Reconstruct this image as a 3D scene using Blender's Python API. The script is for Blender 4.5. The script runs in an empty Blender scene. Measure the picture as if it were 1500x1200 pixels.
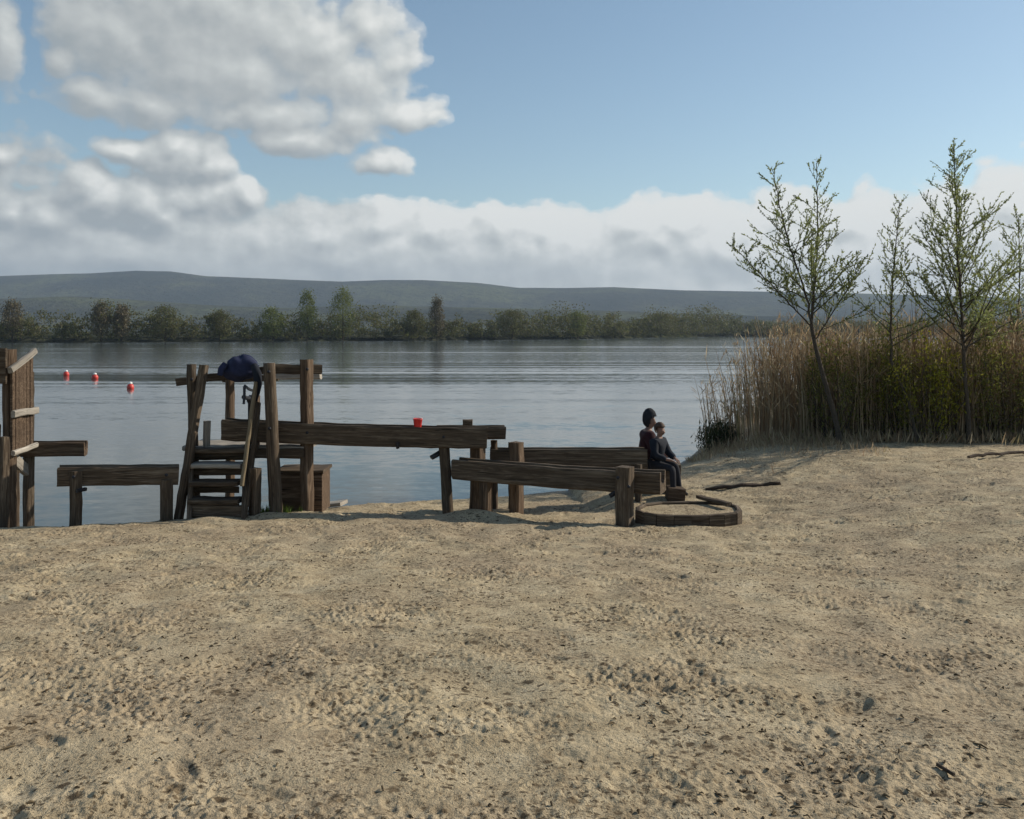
import bpy, bmesh, math, random
import numpy as np
from mathutils import Vector, Matrix, Quaternion

random.seed(7); rng = np.random.default_rng(11)
R = math.radians
sc = bpy.context.scene
COL = sc.collection
F = 1299.0; HZ = 484.0; CAMZ = 3.1          # focal length in photo pixels, horizon row, eye height over the lake

def W(px, py, d):
    """point at distance d (along +Y) seen at photo pixel (px, py)"""
    return Vector(((px - 750) / F * d, d, CAMZ - (py - HZ) / F * d))

# ------------------------------------------------------------------ helpers
def link(o, parent=None):
    COL.objects.link(o)
    if parent is not None: o.parent = parent
    return o

def tag(o, label, cat, group=None, kind=None):
    o['label'] = label; o['category'] = cat
    if group: o['group'] = group
    if kind: o['kind'] = kind
    return o

def empty(name, loc, label, cat, group=None):
    o = bpy.data.objects.new(name, None); o.empty_display_size = 0.2
    o.location = loc; link(o)
    return tag(o, label, cat, group)

def mesh_np(name, verts, faces, mat=None, parent=None, smooth=False, tris=None):
    """one mesh object from numpy arrays of quads (and optional tris)"""
    me = bpy.data.meshes.new(name)
    verts = np.asarray(verts, np.float32).reshape(-1, 3)
    faces = np.asarray(faces, np.int32).reshape(-1, 4) if faces is not None and len(faces) else np.zeros((0, 4), np.int32)
    tr = np.asarray(tris, np.int32).reshape(-1, 3) if tris is not None and len(tris) else np.zeros((0, 3), np.int32)
    nl = faces.size + tr.size
    me.vertices.add(len(verts)); me.vertices.foreach_set('co', verts.ravel())
    me.loops.add(nl); me.loops.foreach_set('vertex_index', np.concatenate([faces.ravel(), tr.ravel()]))
    npoly = len(faces) + len(tr)
    me.polygons.add(npoly)
    starts = np.concatenate([np.arange(len(faces)) * 4, faces.size + np.arange(len(tr)) * 3]).astype(np.int32)
    me.polygons.foreach_set('loop_start', starts)
    me.polygons.foreach_set('loop_total', np.concatenate([np.full(len(faces), 4), np.full(len(tr), 3)]).astype(np.int32))
    me.polygons.foreach_set('use_smooth', np.full(npoly, smooth))
    me.update(calc_edges=True); me.validate()
    if mat: me.materials.append(mat)
    o = bpy.data.objects.new(name, me)
    link(o)
    if parent is not None:
        o.parent = parent
        o.matrix_parent_inverse = Matrix.Translation(parent.location).inverted()
    return o

def mesh_py(name, verts, faces, mat=None, parent=None, smooth=False, mw=None):
    me = bpy.data.meshes.new(name); me.from_pydata([tuple(v) for v in verts], [], faces); me.update()
    if smooth: me.polygons.foreach_set('use_smooth', [True] * len(me.polygons))
    if mat: me.materials.append(mat)
    o = bpy.data.objects.new(name, me); link(o)
    if parent is not None:
        o.parent = parent
        o.matrix_parent_inverse = Matrix.Translation(parent.location).inverted()
    if mw is not None: o.matrix_basis = mw
    return o

def frame(p0, p1, roll=0.0):
    """matrix with local X along p0->p1, local Z as near to up as it can be"""
    p0 = Vector(p0); x = (Vector(p1) - p0); L = x.length; x.normalize()
    up = Vector((0, 0, 1)) if abs(x.z) < 0.9 else Vector((0, 1, 0))
    y = up.cross(x).normalized(); z = x.cross(y)
    m = Matrix((x, y, z)).transposed().to_4x4()
    m = m @ Matrix.Rotation(roll, 4, 'X'); m.translation = p0
    return m, L

def extrude(profile, L, seg, jit, taper=1.0, bow=0.0, caps=True):
    n = len(profile); vs = []; fs = []
    for i in range(seg + 1):
        t = i / seg; k = 1 + (taper - 1) * t
        oy = random.uniform(-jit, jit); oz = random.uniform(-jit, jit) + bow * 4 * t * (1 - t)
        for (a, b) in profile:
            vs.append((t * L + (random.uniform(-jit, jit) if i in (0, seg) else 0), a * k + oy + random.uniform(-jit, jit) * .5, b * k + oz + random.uniform(-jit, jit) * .5))
    for i in range(seg):
        for j in range(n):
            fs.append((i * n + j, i * n + (j + 1) % n, (i + 1) * n + (j + 1) % n, (i + 1) * n + j))
    if caps:
        fs.append(tuple(reversed(range(n)))); fs.append(tuple(seg * n + j for j in range(n)))
    return vs, fs

def box_profile(w, h, b):
    w /= 2; h /= 2; c = b * 0.35
    return [(-w + b, -h), (w - b, -h), (w - c, -h + c), (w, -h + b), (w, h - b), (w - c, h - c), (w - b, h), (-w + b, h), (-w + c, h - c), (-w, h - b), (-w, -h + b), (-w + c, -h + c)]

def timber(name, p0, p1, w, h, mat, parent, roll=0.0, taper=1.0, bow=0.0, jit=0.006, bev=0.018):
    m, L = frame(p0, p1, roll)
    vs, fs = extrude(box_profile(w, h, min(bev, w * .3, h * .3)), L, max(2, int(L / 0.14)), jit, taper, bow)
    return mesh_py(name, vs, fs, mat, parent, mw=m)

def pole(name, p0, p1, r, mat, parent, taper=1.0, n=12, jit=0.006, bow=0.0):
    m, L = frame(p0, p1)
    prof = [(r * math.cos(2 * math.pi * k / n) * random.uniform(.94, 1.05), r * math.sin(2 * math.pi * k / n) * random.uniform(.94, 1.05)) for k in range(n)]
    vs, fs = extrude(prof, L, max(3, int(L / 0.15)), jit, taper, bow)
    return mesh_py(name, vs, fs, mat, parent, smooth=True, mw=m)

def gutter(name, p0, p1, w, h, mat, parent, chan=0.62, depth=0.55, bow=0.0, jit=0.006):
    """a beam with an open channel cut in its top; p0, p1 at the top centre"""
    m, L = frame(p0, p1)
    a = w / 2; c = a * chan; b = 0.022
    prof = [(-a + b * 2, -h), (a - b * 2, -h), (a - .3 * b, -h + b), (a, -h + 3 * b), (a, -b), (a - b * .4, 0), (c, 0), (c * .8, -h * depth * .75), (c * .35, -h * depth), (-c * .35, -h * depth), (-c * .8, -h * depth * .75), (-c, 0), (-a + b * .4, 0), (-a, -b), (-a, -h + 3 * b), (-a + .3 * b, -h + b)]
    vs, fs = extrude(prof, L, max(3, int(L / 0.2)), jit, 1.0, bow)
    return mesh_py(name, vs, fs, mat, parent, mw=m)

def lathe(name, prof, n, mat, parent, loc, smooth=True):
    vs = []; fs = []
    for (r, z) in prof:
        for k in range(n):
            a = 2 * math.pi * k / n; vs.append((r * math.cos(a), r * math.sin(a), z))
    for i in range(len(prof) - 1):
        for k in range(n):
            fs.append((i * n + k, i * n + (k + 1) % n, (i + 1) * n + (k + 1) % n, (i + 1) * n + k))
    fs.append(tuple(reversed(range(n)))); fs.append(tuple((len(prof) - 1) * n + k for k in range(n)))
    return mesh_py(name, vs, fs, mat, parent, smooth, Matrix.Translation(loc))

# ------------------------------------------------------------------ node material helpers
def new_mat(name):
    m = bpy.data.materials.new(name); m.use_nodes = True
    nt = m.node_tree; nt.nodes.clear()
    out = nt.nodes.new('ShaderNodeOutputMaterial')
    b = nt.nodes.new('ShaderNodeBsdfPrincipled')
    nt.links.new(b.outputs[0], out.inputs[0])
    return m, nt, b

def N(nt, t, **kw):
    n = nt.nodes.new(t)
    for k, v in kw.items():
        if k.startswith('i_'):
            key = k[2:].replace('_', ' ')
            n.inputs[int(key) if key.isdigit() else key].default_value = v
        else: setattr(n, k, v)
    return n

def math_n(nt, op, a, b=None, c=None, clamp=False):
    n = nt.nodes.new('ShaderNodeMath'); n.operation = op; n.use_clamp = clamp
    for i, v in enumerate((a, b, c)):
        if v is None: continue
        if isinstance(v, (int, float)): n.inputs[i].default_value = v
        else: nt.links.new(v, n.inputs[i])
    return n.outputs[0]

def ramp(nt, fac, stops, interp='LINEAR'):
    n = nt.nodes.new('ShaderNodeValToRGB'); n.color_ramp.interpolation = interp
    e = n.color_ramp.elements
    while len(e) < len(stops): e.new(0.5)
    for el, (p, c) in zip(e, stops):
        el.position = p
        el.color = (c, c, c, 1) if isinstance(c, (int, float)) else (*c, 1)
    nt.links.new(fac, n.inputs[0]); return n.outputs[0]

def mix(nt, fac, a, b, mode='MIX'):
    n = nt.nodes.new('ShaderNodeMix'); n.data_type = 'RGBA'; n.blend_type = mode
    for s, v in ((0, fac), (6, a), (7, b)):
        if isinstance(v, (int, float)): n.inputs[s].default_value = v
        elif isinstance(v, tuple): n.inputs[s].default_value = (*v, 1)
        else: nt.links.new(v, n.inputs[s])
    return n.outputs[2]

def noise(nt, vec, scale, detail=4, rough=0.55, dist=0.0, col=False):
    n = N(nt, 'ShaderNodeTexNoise', i_Scale=scale, i_Detail=detail, i_Roughness=rough, i_Distortion=dist)
    if vec is not None: nt.links.new(vec, n.inputs['Vector'])
    return n.outputs['Color' if col else 0]

def mapping(nt, vec, scale=(1, 1, 1), loc=(0, 0, 0)):
    n = N(nt, 'ShaderNodeMapping'); n.inputs['Scale'].default_value = scale; n.inputs['Location'].default_value = loc
    nt.links.new(vec, n.inputs[0]); return n.outputs[0]

def bump(nt, b, h, strength, dist):
    n = N(nt, 'ShaderNodeBump', i_Strength=strength, i_Distance=dist)
    nt.links.new(h, n.inputs['Height']); nt.links.new(n.outputs[0], b.inputs['Normal'])

def wood(name, dark, mid, light):
    m, nt, b = new_mat(name)
    tc = N(nt, 'ShaderNodeTexCoord'); oi = N(nt, 'ShaderNodeObjectInfo')
    off = N(nt, 'ShaderNodeVectorMath', operation='ADD')
    cx = N(nt, 'ShaderNodeCombineXYZ')
    r10 = math_n(nt, 'MULTIPLY', oi.outputs['Random'], 37.0)
    nt.links.new(r10, cx.inputs[0]); nt.links.new(r10, cx.inputs[1])
    nt.links.new(tc.outputs['Object'], off.inputs[0]); nt.links.new(cx.outputs[0], off.inputs[1])
    v = off.outputs[0]
    grain = noise(nt, mapping(nt, v, (1.5, 26, 26)), 1.0, 6, .7, 1.1)
    blot = noise(nt, mapping(nt, v, (1.2, 4, 4)), 1.3, 3, .6)
    crack = noise(nt, mapping(nt, v, (1.6, 60, 60)), 1.0, 2, .5, .2)
    c = ramp(nt, grain, [(0.26, dark), (0.50, mid), (0.80, light)])
    c = mix(nt, ramp(nt, blot, [(0.35, 0.0), (0.7, 0.55)]), c, tuple(x * .55 for x in mid))
    c = mix(nt, ramp(nt, crack, [(0.30, 0.85), (0.38, 0.0)]), c, tuple(x * .3 for x in dark))
    rv = math_n(nt, 'MULTIPLY_ADD', oi.outputs['Random'], 0.55, 0.72)
    hs = N(nt, 'ShaderNodeHueSaturation'); nt.links.new(c, hs.inputs['Color']); nt.links.new(rv, hs.inputs['Value'])
    nt.links.new(hs.outputs[0], b.inputs['Base Color']); b.inputs['Roughness'].default_value = .85
    b.inputs['Specular IOR Level'].default_value = .2
    bump(nt, b, math_n(nt, 'ADD', grain, math_n(nt, 'MULTIPLY', crack, .8)), .7, .012)
    return m

def plain(name, col, rough=.8, var=.25, scale=25., metal=0., spec=.3, bmp=.15):
    m, nt, b = new_mat(name)
    tc = N(nt, 'ShaderNodeTexCoord')
    n = noise(nt, tc.outputs['Object'], scale, 4, .6)
    c = ramp(nt, n, [(.3, tuple(x * (1 - var) for x in col)), (.7, tuple(min(1, x * (1 + var)) for x in col))])
    nt.links.new(c, b.inputs['Base Color']); b.inputs['Roughness'].default_value = rough
    b.inputs['Metallic'].default_value = metal; b.inputs['Specular IOR Level'].default_value = spec
    if bmp: bump(nt, b, n, bmp, .02)
    return m

def leafy(name, cols, trans=.35, rough=.55, shape_scale=None):
    """foliage: colour varies per leaf, light passes through"""
    m, nt, b = new_mat(name)
    g = N(nt, 'ShaderNodeNewGeometry')
    c = ramp(nt, g.outputs['Random Per Island'], [(i / max(1, len(cols) - 1), c) for i, c in enumerate(cols)])
    nt.links.new(c, b.inputs['Base Color']); b.inputs['Roughness'].default_value = rough
    b.inputs['Specular IOR Level'].default_value = .15
    t = N(nt, 'ShaderNodeBsdfTranslucent'); nt.links.new(c, t.inputs['Color'])
    mx = N(nt, 'ShaderNodeMixShader', i_0=trans)
    nt.links.new(b.outputs[0], mx.inputs[1]); nt.links.new(t.outputs[0], mx.inputs[2])
    out = [n for n in nt.nodes if n.type == 'OUTPUT_MATERIAL'][0]
    nt.links.new(mx.outputs[0], out.inputs[0])
    return m

M = {}
M['wood'] = wood('weathered_wood', (.026, .018, .011), (.090, .064, .043), (.30, .24, .175))
M['wood_pale_sunlit'] = wood('pale_sunlit_wood', (.16, .14, .115), (.36, .32, .27), (.54, .49, .42))  # pale wood; sunlight on rails, roof edge and platform is put into its colour
M['wood_olive'] = wood('olive_brown_wood', (.07, .052, .03), (.24, .185, .115), (.38, .31, .21))
M['wood_red'] = wood('reddish_wood', (.027, .017, .010), (.098, .064, .041), (.29, .215, .15))
M['iron'] = plain('dark_iron', (.035, .035, .04), .5, .3, 30, .6)
M['rust'] = plain('rusty_iron', (.10, .055, .03), .8, .4, 40, .2)
M['blue_cloth'] = plain('navy_cloth', (.017, .022, .055), .9, .25, 14)
M['maroon'] = plain('maroon_cloth', (.034, .008, .011), .9, .25, 14)
M['navy'] = plain('dark_navy_cloth', (.010, .013, .021), .9, .25, 14)
M['denim'] = plain('dark_trousers', (.022, .022, .028), .9, .2, 14)
M['black_knit'] = plain('black_knit', (.016, .018, .022), .95, .3, 60)
M['brown_hair'] = plain('brown_hair', (.055, .03, .018), .7, .4, 60)
M['skin'] = plain('skin', (.22, .125, .09), .55, .06, 20, 0, .4, .03)
M['shoe'] = plain('dark_shoe', (.03, .026, .024), .7, .3, 30)
M['red_plastic'] = plain('red_plastic', (.62, .035, .03), .4, .08, 8, 0, .5, 0)
M['red_buoy'] = plain('red_float', (.60, .05, .035), .45, .12, 8, 0, .5, 0)
M['white_buoy'] = plain('white_float', (.8, .78, .74), .45, .06, 8, 0, .5, 0)
M['bark'] = plain('dark_bark', (.055, .042, .032), .9, .5, 30, 0, .2, .5)
M['bits'] = leafy('bark_bits', [(.05, .034, .02), (.11, .078, .045), (.16, .12, .07), (.07, .045, .025)], .0, .9)
M['stick'] = plain('driftwood', (.06, .042, .03), .9, .4, 40, 0, .2, .4)
M['twig_bark'] = plain('grey_bark', (.065, .052, .040), .9, .5, 30, 0, .2, .4)
M['willow_leaf'] = leafy('young_willow_leaf', [(.15, .18, .07), (.21, .245, .09), (.28, .30, .11), (.17, .20, .09)], .60)
M['shrub_leaf'] = leafy('shrub_leaf', [(.17, .17, .02), (.25, .24, .025), (.34, .31, .04), (.18, .175, .025)], .5)
M['olive_leaf'] = leafy('olive_leaf', [(.12, .125, .03), (.18, .18, .04), (.14, .135, .03)], .5)
M['dark_sedge'] = leafy('dark_sedge', [(.025, .035, .014), (.05, .06, .02), (.07, .07, .03)], .3)
M['grass'] = leafy('green_grass', [(.05, .09, .015), (.10, .15, .025), (.08, .12, .02)], .35)
M['reed'] = leafy('dry_reed', [(.25, .17, .105), (.37, .265, .165), (.49, .375, .235), (.29, .195, .12), (.60, .49, .33), (.26, .215, .10)], .46, .8)
M['far_leaf'] = leafy('far_leaf', [(.065, .07, .032), (.12, .13, .045), (.11, .09, .055), (.15, .165, .05), (.13, .11, .07)], .4)
M['far_leaf_brown'] = leafy('far_leaf_brown', [(.12, .095, .065), (.17, .14, .085), (.12, .11, .06)], .2)
M['far_leaf_green'] = leafy('far_leaf_green', [(.12, .135, .045), (.18, .205, .065), (.14, .16, .05)], .4)

# ------------------------------------------------------------------ sun, sky
SUN_AZ, SUN_EL = 69.0, 31.0
sd = Vector((math.sin(R(SUN_AZ)) * math.cos(R(SUN_EL)), math.cos(R(SUN_AZ)) * math.cos(R(SUN_EL)), math.sin(R(SUN_EL))))
L = bpy.data.lights.new('sun', 'SUN'); L.energy = 5.0; L.angle = R(.6); L.color = (1.0, .92, .78)
so = bpy.data.objects.new('sun', L); link(so); so.rotation_mode = 'QUATERNION'
so.rotation_quaternion = (-sd).to_track_quat('-Z', 'Y'); so.location = (40, 40, 60)

w = bpy.data.worlds.new('World'); sc.world = w; w.use_nodes = True
nt = w.node_tree; nt.nodes.clear()
out = nt.nodes.new('ShaderNodeOutputWorld')
sky = N(nt, 'ShaderNodeTexSky', sky_type='NISHITA', sun_disc=False)
sky.sun_elevation = R(SUN_EL); sky.sun_rotation = R(SUN_AZ); sky.altitude = 100; sky.air_density = 1.0; sky.dust_density = .45; sky.ozone_density = .9
bg_sky = N(nt, 'ShaderNodeBackground', i_Strength=.118); nt.links.new(mix(nt, 1.0, sky.outputs[0], (1.02, 1.06, 1.0), 'MULTIPLY'), bg_sky.inputs[0])

# clouds: one node group gives the cloud depth for a direction written as (azimuth, elevation) in radians
BL = [  # centre px, py and radii in photo pixels -> turned into angles; weight
 (290, 10, 240, 105, 1.0), (170, 60, 95, 70, .95), (300, 100, 190, 72, .95), (450, 60, 120, 90, .95), (545, 35, 60, 60, .75), (120, 30, 70, 60, .85), (95, 90, 36, 34, .8), (150, 140, 70, 36, .75), (215, 150, 60, 34, .75),
 (400, 165, 100, 40, .8), (440, 205, 95, 34, .8), (520, 170, 70, 40, .7), (600, 165, 62, 28, .8), (635, 170, 30, 12, .7), (560, 240, 56, 26, .75), (590, 90, 45, 55, .65), (520, 120, 80, 60, .7),
 (275, 232, 70, 42, 1.0), (310, 240, 46, 44, 1.0), (262, 212, 34, 26, .9), (180, 220, 52, 20, .8), (120, 268, 40, 34, 1.1), (150, 290, 56, 36, 1.05), (205, 298, 66, 48, 1.1), (240, 315, 50, 40, 1.0), (362, 286, 30, 30, .95), (300, 290, 90, 40, .9),
 (20, 308, 50, 26, .8), (70, 325, 70, 34, .85), (0, 50, 32, 62, .85), (8, 228, 28, 20, .75),
 (200, 380, 420, 70, 1.0), (480, 350, 120, 56, .95), (560, 330, 80, 44, .95), (640, 340, 90, 50, .95), (520, 375, 320, 76, 1.0), (730, 340, 80, 48, .95), (800, 340, 70, 44, .95), (800, 375, 330, 76, 1.0), (930, 335, 70, 44, .95), (1000, 330, 90, 48, .95), (960, 352, 150, 52, .9), (1080, 365, 250, 80, 1.0), (1330, 380, 280, 95, 1.0), (1480, 300, 80, 50, .95), (1700, 340, 350, 100, 1.0),
 (300, 440, 900, 62, 1.0), (1300, 440, 900, 66, 1.0), (1250, 330, 90, 40, .9), (1140, 325, 80, 36, .9), (-300, 330, 400, 150, 1.0), (-500, 100, 300, 160, .9), (2400, 200, 500, 120, .9)]
g = bpy.data.node_groups.new('cloud_depth', 'ShaderNodeTree')
g.interface.new_socket('Dir', in_out='INPUT', socket_type='NodeSocketVector')
g.interface.new_socket('Depth', in_out='OUTPUT', socket_type='NodeSocketFloat')
gi = g.nodes.new('NodeGroupInput'); go = g.nodes.new('NodeGroupOutput')
wn = N(g, 'ShaderNodeTexNoise', i_Scale=9., i_Detail=3, i_Roughness=.6); g.links.new(gi.outputs[0], wn.inputs['Vector'])
ws = N(g, 'ShaderNodeVectorMath', operation='SUBTRACT'); g.links.new(wn.outputs['Color'], ws.inputs[0]); ws.inputs[1].default_value = (.5, .5, .5)
wm = N(g, 'ShaderNodeVectorMath', operation='MULTIPLY_ADD'); g.links.new(ws.outputs[0], wm.inputs[0]); wm.inputs[1].default_value = (.05, .035, 0); g.links.new(gi.outputs[0], wm.inputs[2])
dens = None
for (px, py, rx, ry, wt) in BL:
    az = math.atan((px - 750) / F); el = math.atan((HZ - py) / F * math.cos(az))
    s = N(g, 'ShaderNodeVectorMath', operation='SUBTRACT'); g.links.new(wm.outputs[0], s.inputs[0]); s.inputs[1].default_value = (az, el, 0)
    k = N(g, 'ShaderNodeVectorMath', operation='MULTIPLY'); g.links.new(s.outputs[0], k.inputs[0]); k.inputs[1].default_value = (F / rx * .92, F / ry * .92, 0)
    ln = N(g, 'ShaderNodeVectorMath', operation='LENGTH'); g.links.new(k.outputs[0], ln.inputs[0])
    v = math_n(g, 'MULTIPLY_ADD', ln.outputs['Value'], -wt, wt)
    dens = v if dens is None else math_n(g, 'SMOOTH_MAX', dens, v, .12)
mp = N(g, 'ShaderNodeMapping'); mp.inputs['Scale'].default_value = (1, 1.35, 1); g.links.new(gi.outputs[0], mp.inputs[0])
n1 = N(g, 'ShaderNodeTexNoise', i_Scale=22., i_Detail=7, i_Roughness=.58); g.links.new(mp.outputs[0], n1.inputs['Vector'])
vo = N(g, 'ShaderNodeTexVoronoi', feature='SMOOTH_F1', i_Scale=20., i_Smoothness=.5); g.links.new(wm.outputs[0], vo.inputs['Vector'])
d1 = math_n(g, 'MULTIPLY_ADD', math_n(g, 'SUBTRACT', n1.outputs[0], .5), .72, dens)
d2 = math_n(g, 'MULTIPLY_ADD', math_n(g, 'SUBTRACT', .42, vo.outputs['Distance']), .38, d1)
vo2 = N(g, 'ShaderNodeTexVoronoi', feature='SMOOTH_F1', i_Scale=62., i_Smoothness=.4); g.links.new(wm.outputs[0], vo2.inputs['Vector'])
d3 = math_n(g, 'MULTIPLY_ADD', math_n(g, 'SUBTRACT', .42, vo2.outputs['Distance']), .20, d2)
g.links.new(d3, go.inputs[0])

geo = N(nt, 'ShaderNodeTexCoord')
sep = N(nt, 'ShaderNodeSeparateXYZ'); nt.links.new(geo.outputs['Generated'], sep.inputs[0])
az = math_n(nt, 'ARCTAN2', sep.outputs[0], sep.outputs[1]); el = math_n(nt, 'ARCSINE', sep.outputs[2])
cmb = N(nt, 'ShaderNodeCombineXYZ'); nt.links.new(az, cmb.inputs[0]); nt.links.new(el, cmb.inputs[1])
def cloud_at(dx, dy):
    gn = nt.nodes.new('ShaderNodeGroup'); gn.node_tree = g
    a = N(nt, 'ShaderNodeVectorMath', operation='ADD'); nt.links.new(cmb.outputs[0], a.inputs[0]); a.inputs[1].default_value = (dx, dy, 0)
    nt.links.new(a.outputs[0], gn.inputs[0]); return gn.outputs[0]
c0 = cloud_at(0, 0); c1 = cloud_at(.008, .013); c2 = cloud_at(.05, .06)
hi = ramp(nt, el, [(.13, 1.), (.24, .62)])
alpha = ramp(nt, math_n(nt, 'MULTIPLY', c0, hi), [(.0, 0.), (.06, .36), (.16, .90), (.32, 1.)], 'EASE')
low = ramp(nt, el, [(.02, .30), (.10, 1.), (.17, 1.), (.25, .72)])
rim = math_n(nt, 'SUBTRACT', c0, c1)
lit = math_n(nt, 'MULTIPLY_ADD', math_n(nt, 'MULTIPLY', rim, low), 1.15, .46)
lit = math_n(nt, 'ADD', lit, math_n(nt, 'MULTIPLY', math_n(nt, 'MULTIPLY', math_n(nt, 'SUBTRACT', c0, c2), low), .22))
azl = math_n(nt, 'MULTIPLY_ADD', az, .62, .12)          # towards the sun the clouds are brighter
lit = math_n(nt, 'ADD', lit, azl)
lit = math_n(nt, 'SUBTRACT', lit, math_n(nt, 'MULTIPLY', math_n(nt, 'SUBTRACT', c0, .45, clamp=True), .25))
ccol = ramp(nt, lit, [(0., (.38, .42, .44)), (.30, (.50, .53, .535)), (.60, (.64, .67, .66)), (1., (.92, .93, .90))])
bg_c = N(nt, 'ShaderNodeBackground', i_Strength=.92); nt.links.new(ccol, bg_c.inputs[0])
mx = N(nt, 'ShaderNodeMixShader'); nt.links.new(alpha, mx.inputs[0]); nt.links.new(bg_sky.outputs[0], mx.inputs[1]); nt.links.new(bg_c.outputs[0], mx.inputs[2])
nt.links.new(mx.outputs[0], out.inputs[0])

# ------------------------------------------------------------------ camera
cam = bpy.data.cameras.new('camera'); co = bpy.data.objects.new('camera', cam); link(co)
co.location = (0, 0, CAMZ); co.rotation_euler = (R(90), 0, 0)
cam.sensor_width = 36; cam.lens = 36 * F / 1500; cam.shift_y = -(600 - HZ) / 1500
cam.clip_start = .1; cam.clip_end = 20000; sc.camera = co

# ------------------------------------------------------------------ terrain
SHORE = np.array([(-60, 9.), (-20, 11.5), (-9, 12.9), (-6.5, 13.6), (-4.6, 14.1), (-3.2, 15.2), (-2, 15.8), (0, 16.6), (1.2, 17.6), (2.6, 18.6), (3.7, 20.2), (4.3, 21.5), (5.2, 24), (7.5, 30), (12, 42), (20, 60), (45, 110)], float)

def smooth(a, b, x):
    t = np.clip((x - a) / (b - a), 0, 1); return t * t * (3 - 2 * t)

def shore_dist(X, Y):
    best = np.full(X.shape, 1e9); sgn = np.ones(X.shape)
    for (ax, ay), (bx, by) in zip(SHORE[:-1], SHORE[1:]):
        dx, dy = bx - ax, by - ay
        t = np.clip(((X - ax) * dx + (Y - ay) * dy) / (dx * dx + dy * dy), 0, 1)
        d = np.hypot(X - ax - t * dx, Y - ay - t * dy)
        s = np.where((X - ax) * dy - (Y - ay) * dx > 0, 1., -1.)   # right of the line = land
        up = d < best; best = np.where(up, d, best); sgn = np.where(up, s, sgn)
    return best * sgn

# regular height map for footprints and churned sand
HM = 2048; CELL = .0125; HX0, HY0 = -12.8, -1.0
def band(lo, hi, seed):
    r = np.random.default_rng(seed).standard_normal((HM, HM)).astype(np.float32)
    f = np.hypot(np.fft.fftfreq(HM, CELL)[:, None], np.fft.rfftfreq(HM, CELL)[None, :])
    k = np.exp(-((np.log(f + 1e-6) - math.log(1 / math.sqrt(lo * hi))) / (0.5 * math.log(hi / lo))) ** 2)
    o = np.fft.irfft2(np.fft.rfft2(r) * k, s=(HM, HM)); return (o / o.std()).astype(np.float32)
H = np.zeros((HM, HM), np.float32)
n_big = band(.5, 1.6, 1); n_mid = band(.12, .35, 2); n_fine = band(.035, .09, 3)
mask = np.clip(.55 + .45 * band(1.0, 3.0, 4), .15, 1.5)
H += .011 * n_big + 0.0034 * n_mid * mask + .0050 * n_fine * mask
def stamp(x, y, a, ln, wd, dep):
    cx = (x - HX0) / CELL; cy = (y - HY0) / CELL; rr = int(ln * 2.2 / CELL)
    i0, i1, j0, j1 = int(cy) - rr, int(cy) + rr, int(cx) - rr, int(cx) + rr
    if i0 < 0 or j0 < 0 or i1 >= HM or j1 >= HM: return
    yy, xx = np.mgrid[i0:i1, j0:j1]
    dx = (xx - cx) * CELL; dy = (yy - cy) * CELL
    u = dx * math.cos(a) + dy * math.sin(a); v = -dx * math.sin(a) + dy * math.cos(a)
    q = np.sqrt((u / ln) ** 2 + (v / wd) ** 2)
    H[i0:i1, j0:j1] += (-dep * np.exp(-(q ** 4) * 1.2) + dep * .55 * np.exp(-((q - 1.35) / .35) ** 2)).astype(np.float32)
for k in range(150):                                   # walking tracks
    x, y = rng.uniform(-8, 11), rng.uniform(2, 19); a = rng.uniform(0, 6.28)
    for s in range(rng.integers(4, 12)):
        sd_ = .09 * (1 if s % 2 else -1)
        stamp(x - math.sin(a) * sd_, y + math.cos(a) * sd_, a + rng.normal(0, .15), rng.uniform(.09, .14), rng.uniform(.045, .065), rng.uniform(.004, .015))
        st = rng.uniform(.4, .65); a += rng.normal(0, .15); x += st * math.cos(a); y += st * math.sin(a)
for k in range(5200):                                  # scuffs
    stamp(rng.uniform(-10, 12), rng.uniform(1.5, 20), rng.uniform(0, 6.28), rng.uniform(.02, .09), rng.uniform(.012, .030), rng.uniform(.003, .010))
for (px, py, dd) in ((320, 752, 0), (740, 757, 0)):
    pass

def hm_at(X, Y):
    fx = (X - HX0) / CELL; fy = (Y - HY0) / CELL
    ok = (fx > 1) & (fy > 1) & (fx < HM - 2) & (fy < HM - 2)
    fx = np.clip(fx, 1, HM - 3); fy = np.clip(fy, 1, HM - 3)
    ix = fx.astype(int); iy = fy.astype(int); tx = fx - ix; ty = fy - iy
    v = (H[iy, ix] * (1 - tx) + H[iy, ix + 1] * tx) * (1 - ty) + (H[iy + 1, ix] * (1 - tx) + H[iy + 1, ix + 1] * tx) * ty
    return np.where(ok, v, 0)

HUMPS = [(-.55, 12.75, .55, .3, .13), (-4.35, 12.95, .5, .45, .10), (-3.55, 12.9, 1.2, .5, .06), (-.3, 11.75, 3.2, .35, .035), (-2.6, 15.0, .6, .4, .06)]
def base_h(X, Y):
    zl = 1.5 - .087 * Y
    ter = .42 * smooth(.3, 2.0, X) - 5 * (1 - smooth(.3, 1.2, X))
    zl = np.where(X > .3, np.maximum(zl, np.minimum(ter, .42)), zl)
    zr = 1.5 - .044 * np.minimum(Y, 22)
    t = smooth(2.8, 8.0, X); z = zl * (1 - t) + zr * t
    for (hx, hy, rx, ry, hh) in HUMPS:
        z = z + hh * np.exp(-((X - hx) / rx) ** 2 - ((Y - hy) / ry) ** 2)
    s = shore_dist(X, Y)
    b = .30 * s; kk = .12
    h = np.clip(.5 + .5 * (b - z) / kk, 0, 1)
    return np.maximum(b * (1 - h) + z * h - kk * h * (1 - h), -3.0), s
def ground(X, Y):
    X = np.asarray(X, float); Y = np.asarray(Y, float)
    z, s = base_h(X, Y)
    return z + hm_at(X, Y) * smooth(-.3, 1.0, s)
def gz(x, y): return float(ground(np.array([x]), np.array([y]))[0])

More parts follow.
